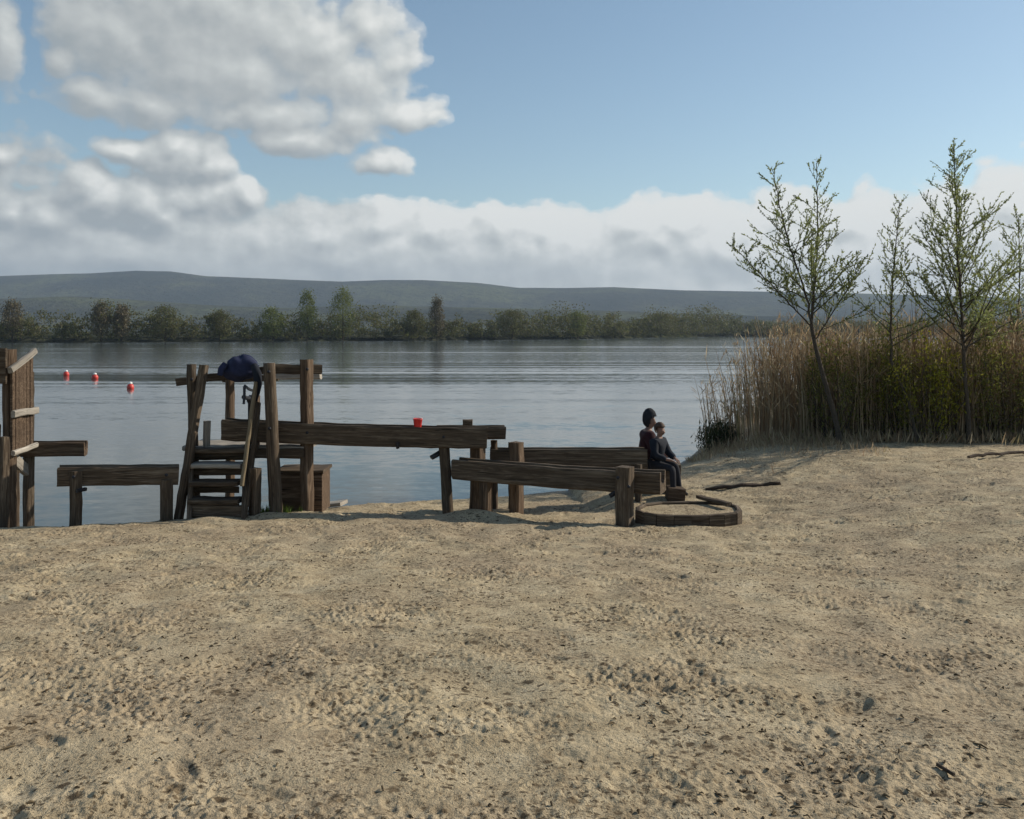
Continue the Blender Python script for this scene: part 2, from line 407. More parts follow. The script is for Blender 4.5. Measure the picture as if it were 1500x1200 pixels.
ys = np.concatenate([[-300, -60, -20, -6, -1, .5, 1.2], 1.9 * (30 / 1.9) ** (np.linspace(0, 1, 820)), [34, 40, 50, 70, 110, 180]])
ts = np.concatenate([[-40, -10, -4, -2, -1.3], np.linspace(-1, 1, 1000), [1.3, 2, 4, 10, 40]])
Yg, Tg = np.meshgrid(ys, ts, indexing='ij')
Xg = Tg * (1.0 + .70 * np.maximum(Yg, 0))
Zg = ground(Xg, Yg)
nr, nc = Xg.shape
idx = np.arange(nr * nc).reshape(nr, nc)
fa = np.stack([idx[:-1, :-1], idx[:-1, 1:], idx[1:, 1:], idx[1:, :-1]], -1).reshape(-1, 4)

m, nt, b = new_mat('beach_sand'); M['sand'] = m
tc = N(nt, 'ShaderNodeTexCoord'); P = tc.outputs['Object']
big = noise(nt, P, .55, 4, .6); mid = noise(nt, P, 3.2, 5, .65); fine = noise(nt, P, 60, 3, .7); grit = noise(nt, P, 240, 2, .6)
c = ramp(nt, mid, [(.30, (.325, .25, .150)), (.52, (.465, .372, .235)), (.72, (.565, .465, .31))])
c = mix(nt, ramp(nt, big, [(.45, 0.), (.64, .55)]), c, (.39, .30, .20))
c = mix(nt, ramp(nt, fine, [(.34, .55), (.48, 0.)]), c, (.15, .11, .065))
c = mix(nt, ramp(nt, grit, [(.60, 0.), (.72, .35)]), c, (.50, .44, .32))
deb = noise(nt, mapping(nt, P, (1, 1, 1)), 17, 5, .75, .6); debm = noise(nt, P, 1.1, 3, .6)
dm = math_n(nt, 'MULTIPLY', ramp(nt, deb, [(.46, 0.), (.56, 1.)]), ramp(nt, debm, [(.42, 0.1), (.58, 1.)]))
c = mix(nt, math_n(nt, 'MULTIPLY', dm, .45), c, (.14, .098, .055))
wob = N(nt, 'ShaderNodeVectorMath', operation='MULTIPLY_ADD'); nt.links.new(noise(nt, P, 34, 3, .6, 0, True), wob.inputs[0]); wob.inputs[1].default_value = (.06, .06, .06); nt.links.new(P, wob.inputs[2])
flat = mapping(nt, wob.outputs[0], (1, 1, .15))
clump = ramp(nt, noise(nt, P, 2.3, 4, .65), [(.42, .15), (.56, 1.)])
for sc_, keep, rad in ((8.5, .22, .34), (16., .52, .38), (34., .50, .42), (62., .40, .46)):      # bark chips, bits of reed, dark grains
    vo = N(nt, 'ShaderNodeTexVoronoi', i_Scale=sc_); nt.links.new(flat, vo.inputs['Vector'])
    sp = N(nt, 'ShaderNodeSeparateColor'); nt.links.new(vo.outputs['Color'], sp.inputs[0])
    pick = math_n(nt, 'LESS_THAN', sp.outputs[0], math_n(nt, 'MULTIPLY', clump, keep))
    spot = ramp(nt, vo.outputs['Distance'], [(rad * .6, 1.), (rad, 0.)])
    c = mix(nt, math_n(nt, 'MULTIPLY', math_n(nt, 'MULTIPLY', pick, spot), .92), c, mix(nt, sp.outputs[1], (.038, .025, .013), (.15, .105, .058)))
gpos = N(nt, 'ShaderNodeNewGeometry'); spz = N(nt, 'ShaderNodeSeparateXYZ'); nt.links.new(gpos.outputs['Position'], spz.inputs[0])
wet = ramp(nt, math_n(nt, 'ADD', spz.outputs[2], math_n(nt, 'MULTIPLY', big, .06)), [(.05, 1.), (.14, 0.)])
c = mix(nt, math_n(nt, 'MULTIPLY', wet, .75), c, (.13, .10, .065))
nt.links.new(c, b.inputs['Base Color'])
nt.links.new(math_n(nt, 'MULTIPLY_ADD', wet, -.45, .95), b.inputs['Roughness']); b.inputs['Specular IOR Level'].default_value = .25
hh = math_n(nt, 'ADD', math_n(nt, 'MULTIPLY', noise(nt, P, 28, 4, .7), 1.0), math_n(nt, 'MULTIPLY', noise(nt, P, 110, 3, .7), .35))
bump(nt, b, hh, .75, .03)
o = mesh_np('beach_sand', np.stack([Xg, Yg, Zg], -1), fa, M['sand'], smooth=True)
o['kind'] = 'structure'; o['label'] = 'trampled pale sand beach sloping down to the lake'; o['category'] = 'beach'

# lake
m, nt, b = new_mat('lake_water'); M['water'] = m
gp = N(nt, 'ShaderNodeNewGeometry'); P = gp.outputs['Position']
def slopes(scale, amp, sx=1., sy=1., loc=(0, 0, 0), det=2):
    c = noise(nt, mapping(nt, P, (sx, sy, 1), loc), scale, det, .55, .0, True)
    a = N(nt, 'ShaderNodeVectorMath', operation='SUBTRACT'); nt.links.new(c, a.inputs[0]); a.inputs[1].default_value = (.5, .5, .5)
    k = N(nt, 'ShaderNodeVectorMath', operation='MULTIPLY'); nt.links.new(a.outputs[0], k.inputs[0]); k.inputs[1].default_value = (amp * .55, amp, 0)
    return k.outputs[0]
def vadd(a, b_):
    n = N(nt, 'ShaderNodeVectorMath', operation='ADD'); nt.links.new(a, n.inputs[0]); nt.links.new(b_, n.inputs[1]); return n.outputs[0]
s = vadd(slopes(2.6, .085, .7, 1.5), slopes(9., .05, .8, 1.4, (4, 7, 0)))
patch = ramp(nt, noise(nt, mapping(nt, P, (.012, .055, 1)), 1.0, 4, .6), [(.36, .35), (.62, 1.3)])
k = N(nt, 'ShaderNodeVectorMath', operation='SCALE'); nt.links.new(s, k.inputs[0]); nt.links.new(patch, k.inputs['Scale'])
wv = slopes(.33, .16, .035, 1.0, (1, 3, 0), 1)          # long low swell running along the shore
sw = ramp(nt, noise(nt, mapping(nt, P, (.006, .035, 1), (3, 5, 0)), 1.0, 2, .5), [(.44, .08), (.58, 1.)])
k2 = N(nt, 'ShaderNodeVectorMath', operation='SCALE'); nt.links.new(wv, k2.inputs[0]); nt.links.new(sw, k2.inputs['Scale'])
nz = vadd(vadd(k.outputs[0], k2.outputs[0]), N(nt, 'ShaderNodeCombineXYZ', i_Z=1.0).outputs[0])
nn = N(nt, 'ShaderNodeVectorMath', operation='NORMALIZE'); nt.links.new(nz, nn.inputs[0]); nt.links.new(nn.outputs[0], b.inputs['Normal'])
b.inputs['Base Color'].default_value = (.050, .060, .056, 1); b.inputs['Roughness'].default_value = .10; b.inputs['IOR'].default_value = 1.333
wy = np.concatenate([[2, 8, 14, 20], np.linspace(30, 900, 30)]); wx = np.linspace(-1500, 1500, 31)
Yw, Xw = np.meshgrid(wy, wx, indexing='ij'); idw = np.arange(Yw.size).reshape(Yw.shape)
fw = np.stack([idw[:-1, :-1], idw[:-1, 1:], idw[1:, 1:], idw[1:, :-1]], -1).reshape(-1, 4)
o = mesh_np('lake_water', np.stack([Xw, Yw, np.zeros_like(Yw)], -1), fw, M['water'])
o['kind'] = 'structure'; o['label'] = 'calm grey blue lake with long low ripples'; o['category'] = 'lake'

# far land: shore line from (-250, 205) to (500, 560)
FS = [(-1600, 150), (-260, 206), (-110, 215), (-40, 250), (20, 300), (70, 380), (110, 440), (260, 560), (1600, 900)]
fsx = np.array([p[0] for p in FS], float); fsy = np.array([p[1] for p in FS], float)
def far_y(x): return np.interp(x, fsx, fsy)
RIDGE = [(-900, 420), (-300, 412), (0, 406), (60, 404), (130, 402), (200, 398), (250, 399), (300, 406), (350, 408), (420, 411), (500, 414), (560, 412), (620, 412), (700, 416), (760, 423), (830, 423), (900, 421), (1000, 426), (1100, 428), (1250, 431), (1500, 438), (1900, 446), (2600, 455)]
RY = 3200.0
rx = np.array([(p[0] - 750) / F * RY for p in RIDGE]); rz = np.array([(HZ - p[1]) / F * RY + CAMZ for p in RIDGE])
RIDGE2 = [(-900, 446), (0, 444), (120, 440), (260, 446), (420, 452), (560, 450), (700, 456), (820, 460), (950, 464), (1100, 468), (2600, 474)]
rx2 = np.array([(p[0] - 750) / F * 1900 for p in RIDGE2]); rz2 = np.array([(HZ - p[1]) / F * 1900 + CAMZ for p in RIDGE2])
u = np.linspace(-1, 1, 420); vv = np.concatenate([np.linspace(0, .12, 14), np.linspace(.14, 1, 90)])
V, U = np.meshgrid(vv, u, indexing='ij')
Xh = U * (900 + 4300 * V ** .8); Y0 = far_y(Xh); Yh = Y0 + (4600 - Y0) * V ** 1.25
def fbm2(X, Y, seeds, base):
    z = np.zeros_like(X); r = np.random.default_rng(seeds)
    for o_ in range(6):
        for q in range(5):
            a = r.uniform(0, 6.28); f_ = base * 1.9 ** o_ * r.uniform(.7, 1.3)
            z += math.pow(.52, o_) * np.sin((X * math.cos(a) + Y * math.sin(a)) * f_ + r.uniform(0, 6.28)) / 5
    return z
nz_ = fbm2(Xh, Yh, 5, 1 / 260.)
z1 = np.interp(Xh * RY / np.maximum(Yh, RY * .6), rx, rz); z2 = np.interp(Xh, rx2, rz2)
s1 = np.where(Yh < RY, smooth(2050, RY, Yh), 1 - .6 * smooth(RY, 4600, Yh))
s2 = np.exp(-((Yh - 1900) / 330.) ** 2)
Zh = .5 + 1.2 * smooth(0, 40, Yh - Y0) + np.maximum(z1 * s1, z2 * s2) + nz_ * 15 * smooth(900, 2000, Yh) * (1 - .8 * smooth(2700, RY, Yh))
Zh = np.where(V <= 0, -2.0, Zh)
idh = np.arange(Xh.size).reshape(Xh.shape)
fh = np.stack([idh[:-1, :-1], idh[:-1, 1:], idh[1:, 1:], idh[1:, :-1]], -1).reshape(-1, 4)
m, nt, b = new_mat('wooded_hills'); M['hills'] = m
gp = N(nt, 'ShaderNodeNewGeometry')
n1 = noise(nt, gp.outputs['Position'], .0035, 5, .6); n2 = noise(nt, gp.outputs['Position'], .035, 4, .7)
c = ramp(nt, n1, [(.38, (.026, .032, .024)), (.50, (.050, .052, .036)), (.62, (.085, .092, .045))])
c = mix(nt, ramp(nt, n2, [(.35, .7), (.55, 0.)]), c, (.022, .024, .018))
nt.links.new(c, b.inputs['Base Color']); b.inputs['Roughness'].default_value = 1.; b.inputs['Specular IOR Level'].default_value = 0
bump(nt, b, n2, 1., 14.)
o = mesh_np('hills', np.stack([Xh, Yh, Zh], -1), fh, M['hills'], smooth=True)
o['kind'] = 'structure'; o['label'] = 'low wooded hills hazy beyond the lake'; o['category'] = 'hills'

# ------------------------------------------------------------------ foliage generators
def quads(cent, ax, size, asp, nrm=None):
    """leaf quads: centre, long axis, length, width ratio"""
    n = len(cent); ax = ax / np.linalg.norm(ax, axis=1, keepdims=True)
    r = rng.standard_normal((n, 3)) if nrm is None else nrm
    s_ = np.cross(ax, r); s_ /= np.linalg.norm(s_, axis=1, keepdims=True) + 1e-9
    a = ax * (size / 2)[:, None]; b_ = s_ * (size * asp / 2)[:, None]
    v = np.stack([cent - a, cent + b_ - a * .1, cent + a, cent - b_ - a * .1], 1).reshape(-1, 3)
    return v, np.arange(4 * n).reshape(-1, 4)

def tubes(paths, n=5):
    """paths: list of (points Nx3, radii N) -> verts, quads"""
    vs = []; fs = []; base = 0
    for pts, rad in paths:
        pts = np.asarray(pts, float); k = len(pts)
        tan = np.gradient(pts, axis=0); tan /= np.linalg.norm(tan, axis=1, keepdims=True) + 1e-9
        ref = np.array([.37, .81, .23]) if abs(tan[0, 2]) > .7 else np.array([0, 0, 1.])
        s_ = np.cross(tan, ref); s_ /= np.linalg.norm(s_, axis=1, keepdims=True) + 1e-9; q = np.cross(tan, s_)
        an = np.linspace(0, 2 * np.pi, n, endpoint=False)
        ring = pts[:, None] + np.asarray(rad)[:, None, None] * (np.cos(an)[None, :, None] * s_[:, None] + np.sin(an)[None, :, None] * q[:, None])
        vs.append(ring.reshape(-1, 3))
        ii = base + np.arange(k * n).reshape(k, n)
        fs.append(np.stack([ii[:-1], np.roll(ii[:-1], -1, 1), np.roll(ii[1:], -1, 1), ii[1:]], -1).reshape(-1, 4)); base += k * n
    return np.concatenate(vs), np.concatenate(fs)

def resample(pts, n):
    pts = np.array([tuple(p) for p in pts], float); d = np.r_[0, np.cumsum(np.linalg.norm(np.diff(pts, axis=0), axis=1))]
    t = np.linspace(0, d[-1], n)
    q = np.stack([np.interp(t, d, pts[:, k]) for k in range(3)], 1)
    for _ in range(2): q[1:-1] = .25 * q[:-2] + .5 * q[1:-1] + .25 * q[2:]
    return q

def sapling(name, base, leaders, trunk_pts, trunk_r, label, seed, leafmat, leaf_n=1.0):
    """leaders: list of (points, branch count, reach at bottom, reach at top, first fraction)"""
    r = np.random.default_rng(seed)
    root = empty(name, base, label, 'tree', 'young trees at the edge of the reeds')
    paths = []; lc, la, ls = [], [], []
    if trunk_pts is not None:
        tp = resample(trunk_pts, 16); paths.append((tp, np.linspace(trunk_r, trunk_r * .62, 16)))
    for (lp, nb, r0, r1, t0, rad) in leaders:
        q = resample(lp, 26) + r.normal(0, .008, (26, 3)); paths.append((q, np.linspace(rad, .006, 26)))
        for i in range(nb):
            t = t0 + (1 - t0) * (i + r.uniform(0, .8)) / nb
            p = np.array([np.interp(t * 25, range(26), q[:, k]) for k in range(3)])
            tt = (t - t0) / (1 - t0)
            ln = (r0 + (r1 - r0) * tt ** .8) * r.choice([r.uniform(.35, .7), r.uniform(.8, 1.2)], p=[.3, .7])
            a = i * 2.4 + r.normal(0, .5); inc = R(r.uniform(44, 80) - 18 * tt)
            d = np.array([math.cos(a) * math.sin(inc), math.sin(a) * math.sin(inc) * .8, math.cos(inc)])
            seg = 8; bp = [p]
            for s_ in range(seg):
                d = d + np.array([0, 0, .035]) + r.normal(0, .075, 3); d /= np.linalg.norm(d); bp.append(bp[-1] + d * ln / seg)
            bp = np.array(bp); paths.append((bp, np.linspace(max(.005, .0075 * ln), .0025, seg + 1)))
            twigs = [bp]
            for w_ in range(int(2 + ln * 4.5)):
                f_ = r.uniform(.2, .95); bi = int(f_ * seg); p2 = bp[bi]
                d2 = d * .8 + np.array([r.normal(0, .55), r.normal(0, .55), r.normal(.22, .35)]); d2 /= np.linalg.norm(d2)
                l2 = ln * r.uniform(.18, .42) * (1.1 - .5 * f_); tw = np.array([p2 + d2 * l2 * s_ / 4 + np.array([0, 0, .03 * s_ * s_ * l2 / 4]) for s_ in range(5)])
                paths.append((tw, np.linspace(.0035, .002, 5))); twigs.append(tw)
            for tw in twigs:
                L_ = np.linalg.norm(np.diff(tw, axis=0), axis=1).sum(); nl = max(3, int(L_ * 60 * leaf_n))
                tq = r.uniform(.12, 1.0, nl) * (len(tw) - 1); k0 = np.minimum(tq.astype(int), len(tw) - 2)
                c_ = tw[k0] + (tw[k0 + 1] - tw[k0]) * (tq - k0)[:, None]
                dd = (tw[k0 + 1] - tw[k0]); dd /= np.linalg.norm(dd, axis=1, keepdims=True) + 1e-9
                ax = dd + r.normal(0, .5, (nl, 3)); lc.append(c_ + ax * .02); la.append(ax); ls.append(r.uniform(.030, .074, nl))
        # leaf tuft on the leader itself
        nl = int(90 * leaf_n); tq = r.uniform(t0 + .25, 1, nl) * 25; k0 = np.minimum(tq.astype(int), 24)
        c_ = q[k0] + (q[k0 + 1] - q[k0]) * (tq - k0)[:, None] + r.normal(0, .05, (nl, 3)); ax = np.array([0, 0, 1.]) + r.normal(0, .5, (nl, 3))
        lc.append(c_); la.append(ax); ls.append(r.uniform(.04, .09, nl))
    v, f = tubes(paths, 6)
    mesh_np('trunk', v, f, M['twig_bark'], root, True)
    v, f = quads(np.concatenate(lc), np.concatenate(la), np.concatenate(ls), .42)
    mesh_np('crown', v, f, leafmat, root)
    return root

def pts_px(lst, d, dy=0.0): return [W(px, py, d + dy * i) for i, (px, py) in enumerate(lst)]
def grounded(px, d):
    x = (px - 750) / F * d; return Vector((x, d, gz(x, d)))

D1 = 19.0
b1 = grounded(1232, D1)
tr = [b1 - Vector((0, 0, .1))] + pts_px([(1224, 612), (1207, 555), (1194, 507), (1188, 474)], D1)
sapling('sapling_tree', b1,
        [(pts_px([(1188, 474), (1183, 440), (1168, 395), (1150, 335), (1137, 275), (1131, 246)], D1, -.03), 38, 1.9, .26, .04, .026),
         (pts_px([(1188, 474), (1193, 420), (1198, 345), (1197, 280), (1196, 238)], D1, .05), 38, 1.65, .24, .06, .03),
         (pts_px([(1190, 480), (1150, 438), (1105, 392), (1070, 358)], D1, -.06), 26, 1.1, .32, .12, .018),
         (pts_px([(1193, 500), (1222, 455), (1246, 415), (1258, 385)], D1, .06), 22, 1.1, .28, .15, .016)],
        tr, .062, 'young tree leaning left with a forked crown of two leaders and sparse leaves', 3, M['willow_leaf'])
D2 = 19.3
b2 = grounded(1345, D2)
sapling('sapling_tree', b2,
        [(pts_px([(1306, 530), (1305, 455), (1310, 385), (1318, 296)], D2), 44, 1.5, .22, .08, .027)],
        [b2 - Vector((0, 0, .1))] + pts_px([(1332, 590), (1318, 560), (1306, 530)], D2), .04,
        'thin small young tree with a crooked stem between two taller trees', 5, M['willow_leaf'], .75)
D3 = 19.1
b3 = grounded(1420, D3)
sapling('sapling_tree', b3,
        [(pts_px([(1414, 560), (1409, 470), (1404, 390), (1400, 300), (1398, 214)], D3), 88, 2.5, .26, .14, .04),
         (pts_px([(1412, 520), (1445, 450), (1472, 400), (1490, 360)], D3, .08), 20, .9, .25, .2, .018),
         (pts_px([(1411, 500), (1375, 440), (1345, 400)], D3, .08), 20, .9, .25, .2, .016)],
        [b3 - Vector((0, 0, .1)), W(1418, 600, D3), W(1414, 560, D3)], .058,
        'tallest young tree with one straight trunk and a tapering sparse crown', 8, M['willow_leaf'])
D4 = 21.5
b4 = grounded(1492, D4)
sapling('sapling_tree', b4,
        [(pts_px([(1492, 560), (1490, 480), (1494, 400), (1492, 318)], D4), 48, 1.8, .35, .1, .03)],
        [b4 - Vector((0, 0, .1)), W(1492, 600, D4), W(1492, 560, D4)], .045,
        'young tree at the right edge of the photo, half hidden by the tallest one', 12, M['willow_leaf'])

# shrubs inside the reeds
def shrub(name, px, d, wd, ht, n, mat, label, seed, leaf=(.05, .11), asp=.35):
    r = np.random.default_rng(seed); b0 = grounded(px, d)
    root = empty(name, b0, label, 'shrub', 'shrubs among the reeds')
    paths = []; lc = []; la = []
    for i in range(26):
        a = r.uniform(0, 6.28); rr = r.uniform(.1, 1) * wd / 2; top = np.array([math.cos(a) * rr, math.sin(a) * rr * .7, ht * r.uniform(.6, 1.05) * (1.05 - .4 * (rr / (wd / 2)) ** 2)])
        p0 = np.array([math.cos(a) * .1, math.sin(a) * .1, -.1]); q = np.array([p0 + (top - p0) * t + np.array([math.cos(a), math.sin(a), 0]) * .25 * math.sin(3.14 * t) for t in np.linspace(0, 1, 9)]) + np.array(b0)
        q[1:] += r.normal(0, .03, (8, 3)); paths.append((q, np.linspace(.012, .003, 9)))
        nl = n // 26; tq = r.beta(2.4, 1.2, nl) * 8; k0 = np.minimum(tq.astype(int), 7)
        c_ = q[k0] + (q[k0 + 1] - q[k0]) * (tq - k0)[:, None] + r.normal(0, .11, (nl, 3)); lc.append(c_); la.append(r.normal(0, .6, (nl, 3)) + np.array([0, 0, .8]))
    v, f = tubes(paths, 4); mesh_np('stem', v, f, M['bark'], root, True)
    lc = np.concatenate(lc); v, f = quads(lc, np.concatenate(la), r.uniform(leaf[0], leaf[1], len(lc)), asp)
    mesh_np('foliage', v, f, mat, root)
shrub('willow_shrub', 1355, 19.6, 2.3, 2.35, 3600, M['shrub_leaf'], 'yellow green shrub in the reeds between the thin tree and the tallest tree', 21)
shrub('willow_shrub', 1222, 19.8, 1.4, 2.55, 2000, M['olive_leaf'], 'olive shrub in the reeds right behind the leaning forked tree', 22)
shrub('willow_shrub', 1448, 19.8, 2.2, 3.1, 4200, M['olive_leaf'], 'tall olive green shrub in the reeds behind the tallest tree', 23)
shrub('willow_shrub', 1292, 20.0, 2.3, 2.8, 3400, M['olive_leaf'], 'dull green shrub deep in the reeds behind the thin crooked tree', 24)
shrub('sedge_shrub', 1052, 21.6, 1.0, .75, 1500, M['dark_sedge'], 'low dark green bush at the waterside left end of the reeds', 25, (.08, .2), .2)

# reeds
def reeds(n, seed):
    r = np.random.default_rng(seed)
    X = r.uniform(4.2, 18.5, n * 3); Y = 19.4 + r.exponential(2.6, n * 3)
    fx = np.array([4.2, 4.6, 5.4, 6.6, 8, 10, 12, 16, 19]); fy = np.array([22.2, 21.4, 20.7, 20.0, 19.7, 19.6, 19.7, 20.2, 20.6])
    front = np.interp(X, fx, fy) + r.normal(0, .22, X.size)
    z0, s = base_h(X, Y)
    keep = (X > 4.35 + .27 * (Y - 20.5)) & (Y > front) & (s > -.35) & (Y < 34) & (r.random(X.size) < .22 + .78 * smooth(4.9, 7.2, X - .22 * (Y - 20)))
    X, Y, s = X[keep][:n], Y[keep][:n], s[keep][:n]; n = len(X)
    Z = np.maximum(ground(X, Y), -.25)
    edge = smooth(-.9, 2.2, s)
    patchy = 1 + .10 * np.sin(X * 1.9 + 1.3) * np.sin(Y * 1.3 + X * .7) + .07 * np.sin(X * 4.3)
    ht = r.normal(2.30, .30, n) * (.55 + .45 * edge) * patchy * np.where(r.random(n) < .25, r.uniform(.3, .8, n), 1)
    lean = r.normal(0, .10, (n, 2)); lean[:, 0] -= .10 * (1 - edge) + .02
    wd = r.uniform(.007, .013, n)
    t = np.array([0, .35, .7, 1.0]); cx = X[:, None] + lean[:, 0:1] * ht[:, None] * t ** 1.8; cy = Y[:, None] + lean[:, 1:2] * ht[:, None] * t ** 1.8; cz = Z[:, None] + ht[:, None] * t
    cen = np.stack([cx, cy, cz], -1)                          # n,4,3
    an = r.uniform(0, 6.28, n)[:, None] + np.array([0, 2.094, 4.189])
    off = np.stack([np.cos(an), np.sin(an), np.zeros_like(an)], -1)  # n,3,3
    ring = cen[:, :, None] + off[:, None] * (wd[:, None] * np.array([1, .9, .7, .3]))[:, :, None, None]
    v1 = ring.reshape(-1, 3); ii = np.arange(n * 12).reshape(n, 4, 3)
    f1 = np.stack([ii[:, :-1], np.roll(ii[:, :-1], -1, 2), np.roll(ii[:, 1:], -1, 2), ii[:, 1:]], -1).reshape(-1, 4)
    # leaves hang off the stem, plumes at the tip
    k = 4; tl = r.uniform(.25, .95, (n, k)); a = r.uniform(0, 6.28, (n, k))
    ti = np.clip((tl * 3).astype(int), 0, 2); fr = tl * 3 - ti; rows = np.arange(n)[:, None]
    p = cen[rows, ti] + (cen[rows, ti + 1] - cen[rows, ti]) * fr[..., None]
    dr = np.stack([np.cos(a) * .5, np.sin(a) * .5, r.uniform(.15, 1.0, (n, k))], -1); dr /= np.linalg.norm(dr, axis=-1, keepdims=True)
    ll = r.uniform(.18, .46, (n, k)); c = (p + dr * ll[..., None] / 2).reshape(-1, 3)
    v2, f2 = quads(c, dr.reshape(-1, 3), ll.reshape(-1), .055)
    pm = r.random(n) < .22; tip = cen[pm, 3]; m_ = 3
    c = np.repeat(tip, m_, 0) + r.normal(0, .03, (len(tip) * m_, 3)); ax = np.array([.25, 0, 1.]) + r.normal(0, .25, (len(c), 3))
    v3, f3 = quads(c, ax, r.uniform(.08, .17, len(c)), .18)
    return np.concatenate([v1, v2, v3]), np.concatenate([f1, f2 + len(v1), f3 + len(v1) + len(v2)])
v, f = reeds(6200, 31)
o = mesh_np('reeds', v, f, M['reed']); tag(o, 'dense bed of dry brown reeds on the right bank', 'reeds', kind='stuff')

# low dead litter and sedge in front of the reeds and at the water's edge
def blades(n, fx, seed, h0, h1, mat, name, label, cat, wd=.012):
    r = np.random.default_rng(seed); X, Y = fx(r, n); Z = ground(X, Y); h = r.uniform(h0, h1, n)
    ax = np.stack([r.normal(0, .4, n), r.normal(0, .4, n), np.ones(n)], -1)
    axn = ax / np.linalg.norm(ax, axis=1, keepdims=True); c = np.stack([X, Y, Z], -1) + axn * (h / 2)[:, None] - np.array([0, 0, .02])
    v, f = quads(c, ax, h, .08); o = mesh_np(name, v, f, mat); tag(o, label, cat, kind='stuff')
def edge_fx(r, n):
    X = r.uniform(4.6, 16, n); fy = np.interp(X, [4.2, 4.6, 5.4, 6.6, 8, 10, 12, 16], [22.0, 21.2, 20.4, 19.7, 19.4, 19.3, 19.4, 19.9]); return X, fy + r.normal(.1, .3, n)
def bank_fx(r, n):
    X = r.uniform(4.0, 7.4, n); fy = np.interp(X, [4.0, 4.5, 5.4, 6.6, 7.4], [20.4, 21.0, 20.4, 19.7, 19.5]); return X, fy - r.exponential(.75, n)
blades(2600, bank_fx, 43, .05, .22, M['reed'], 'fallen_reed_litter', 'brown broken reed stems scattered on the sand before the waterside bush', 'litter')
blades(3600, edge_fx, 41, .08, .40, M['reed'], 'dead_reed_litter', 'broken dead stalks littering the foot of the reeds', 'litter')
def tuft_fx(r, n):
    c = W(402, 752, 13.15); return c.x + r.normal(.0, .14, n), c.y + r.normal(-.02, .09, n)
blades(420, tuft_fx, 42, .05, .17, M['grass'], 'grass', 'small green tuft of grass at the foot of the tower post', 'grass')

# ------------------------------------------------------------------ far shore trees
def far_crown(r, h, wd, n, shape):
    k = max(5, int(n / 26)); cl = []
    for i in range(k):
        t = r.uniform(.12, 1.0); a = r.uniform(0, 6.28)
        prof = {'round': math.sqrt(max(.03, 1 - (2 * (t - .52)) ** 2)), 'tall': .25 + .75 * math.sin(3.14 * min(1, t * .9 + .05)), 'bush': math.sqrt(max(.05, 1 - t * t))}[shape]
        rr = wd / 2 * prof * math.sqrt(r.uniform(.1, 1)); cl.append((rr * math.cos(a), rr * math.sin(a), t * h))
    cl = np.array(cl); c = np.repeat(cl, 26, 0); c = c + r.normal(0, 1, c.shape) * np.array([wd * .10, wd * .10, h * .07])
    c[:, 2] = np.clip(c[:, 2], .05, None)
    return c
def far_mass():
    r = np.random.default_rng(51); cc = []; ss = []
    for x in np.arange(-300, 560, 2.0):
        for row in range(3):
            xx = x + r.normal(0, 1.5); y = far_y(xx) + 2.5 + row * 7 + r.uniform(0, 4)
            sc_ = y / 240.
            if xx > 118: hb = 4.2
            elif xx > 60: hb = 7.2 + 1.5 * math.sin(xx * .16)
            else: hb = 6.6 + 1.3 * math.sin(xx * .11) + 1.0 * math.sin(xx * .31 + 2)
            h = max(1.8, hb * r.uniform(.55, 1.15) * sc_ ** .75); c = far_crown(r, h, h * r.uniform(.8, 1.4), 230, 'bush' if r.random() < .5 else 'round')
            cc.append(c + np.array([xx, y, .7])); ss.append(r.uniform(.28, .68, len(c)) * sc_ ** .5)
    cc = np.concatenate(cc); ss = np.concatenate(ss)
    v, f = quads(cc, r.normal(0, 1, cc.shape), ss, .7)
    o = mesh_np('far_woods', v, f, M['far_leaf']); tag(o, 'dark mass of trees and bushes along the far shore', 'woods', kind='stuff')
far_mass()
def far_tree(px, top, base, wd_px, shape, mat, label, seed):
    r = np.random.default_rng(seed)
    d = 230.
    for _ in range(25):                                    # stand it just behind the far shore line
        x = (px - 750) / F * d; d = float(far_y(x)) + 4
    x = (px - 750) / F * d; h = (base - top) / F * d + .3; wd = wd_px / F * d
    root = empty('far_tree', (x, d, .9), label, 'tree', 'trees standing out on the far shore')
    c = far_crown(r, h, wd, 3400, shape) + np.array([x, d, .9])
    v, f = quads(c, r.normal(0, 1, c.shape), r.uniform(.24, .50, len(c)) * (d / 240) ** .5, .7)
    mesh_np('crown', v, f, mat, root)
    v, f = tubes([(np.array([(x, d, .3), (x + .1, d, h * .45), (x, d, h * .85)]), np.array([.22, .16, .05]))], 6); mesh_np('trunk', v, f, M['bark'], root, True)
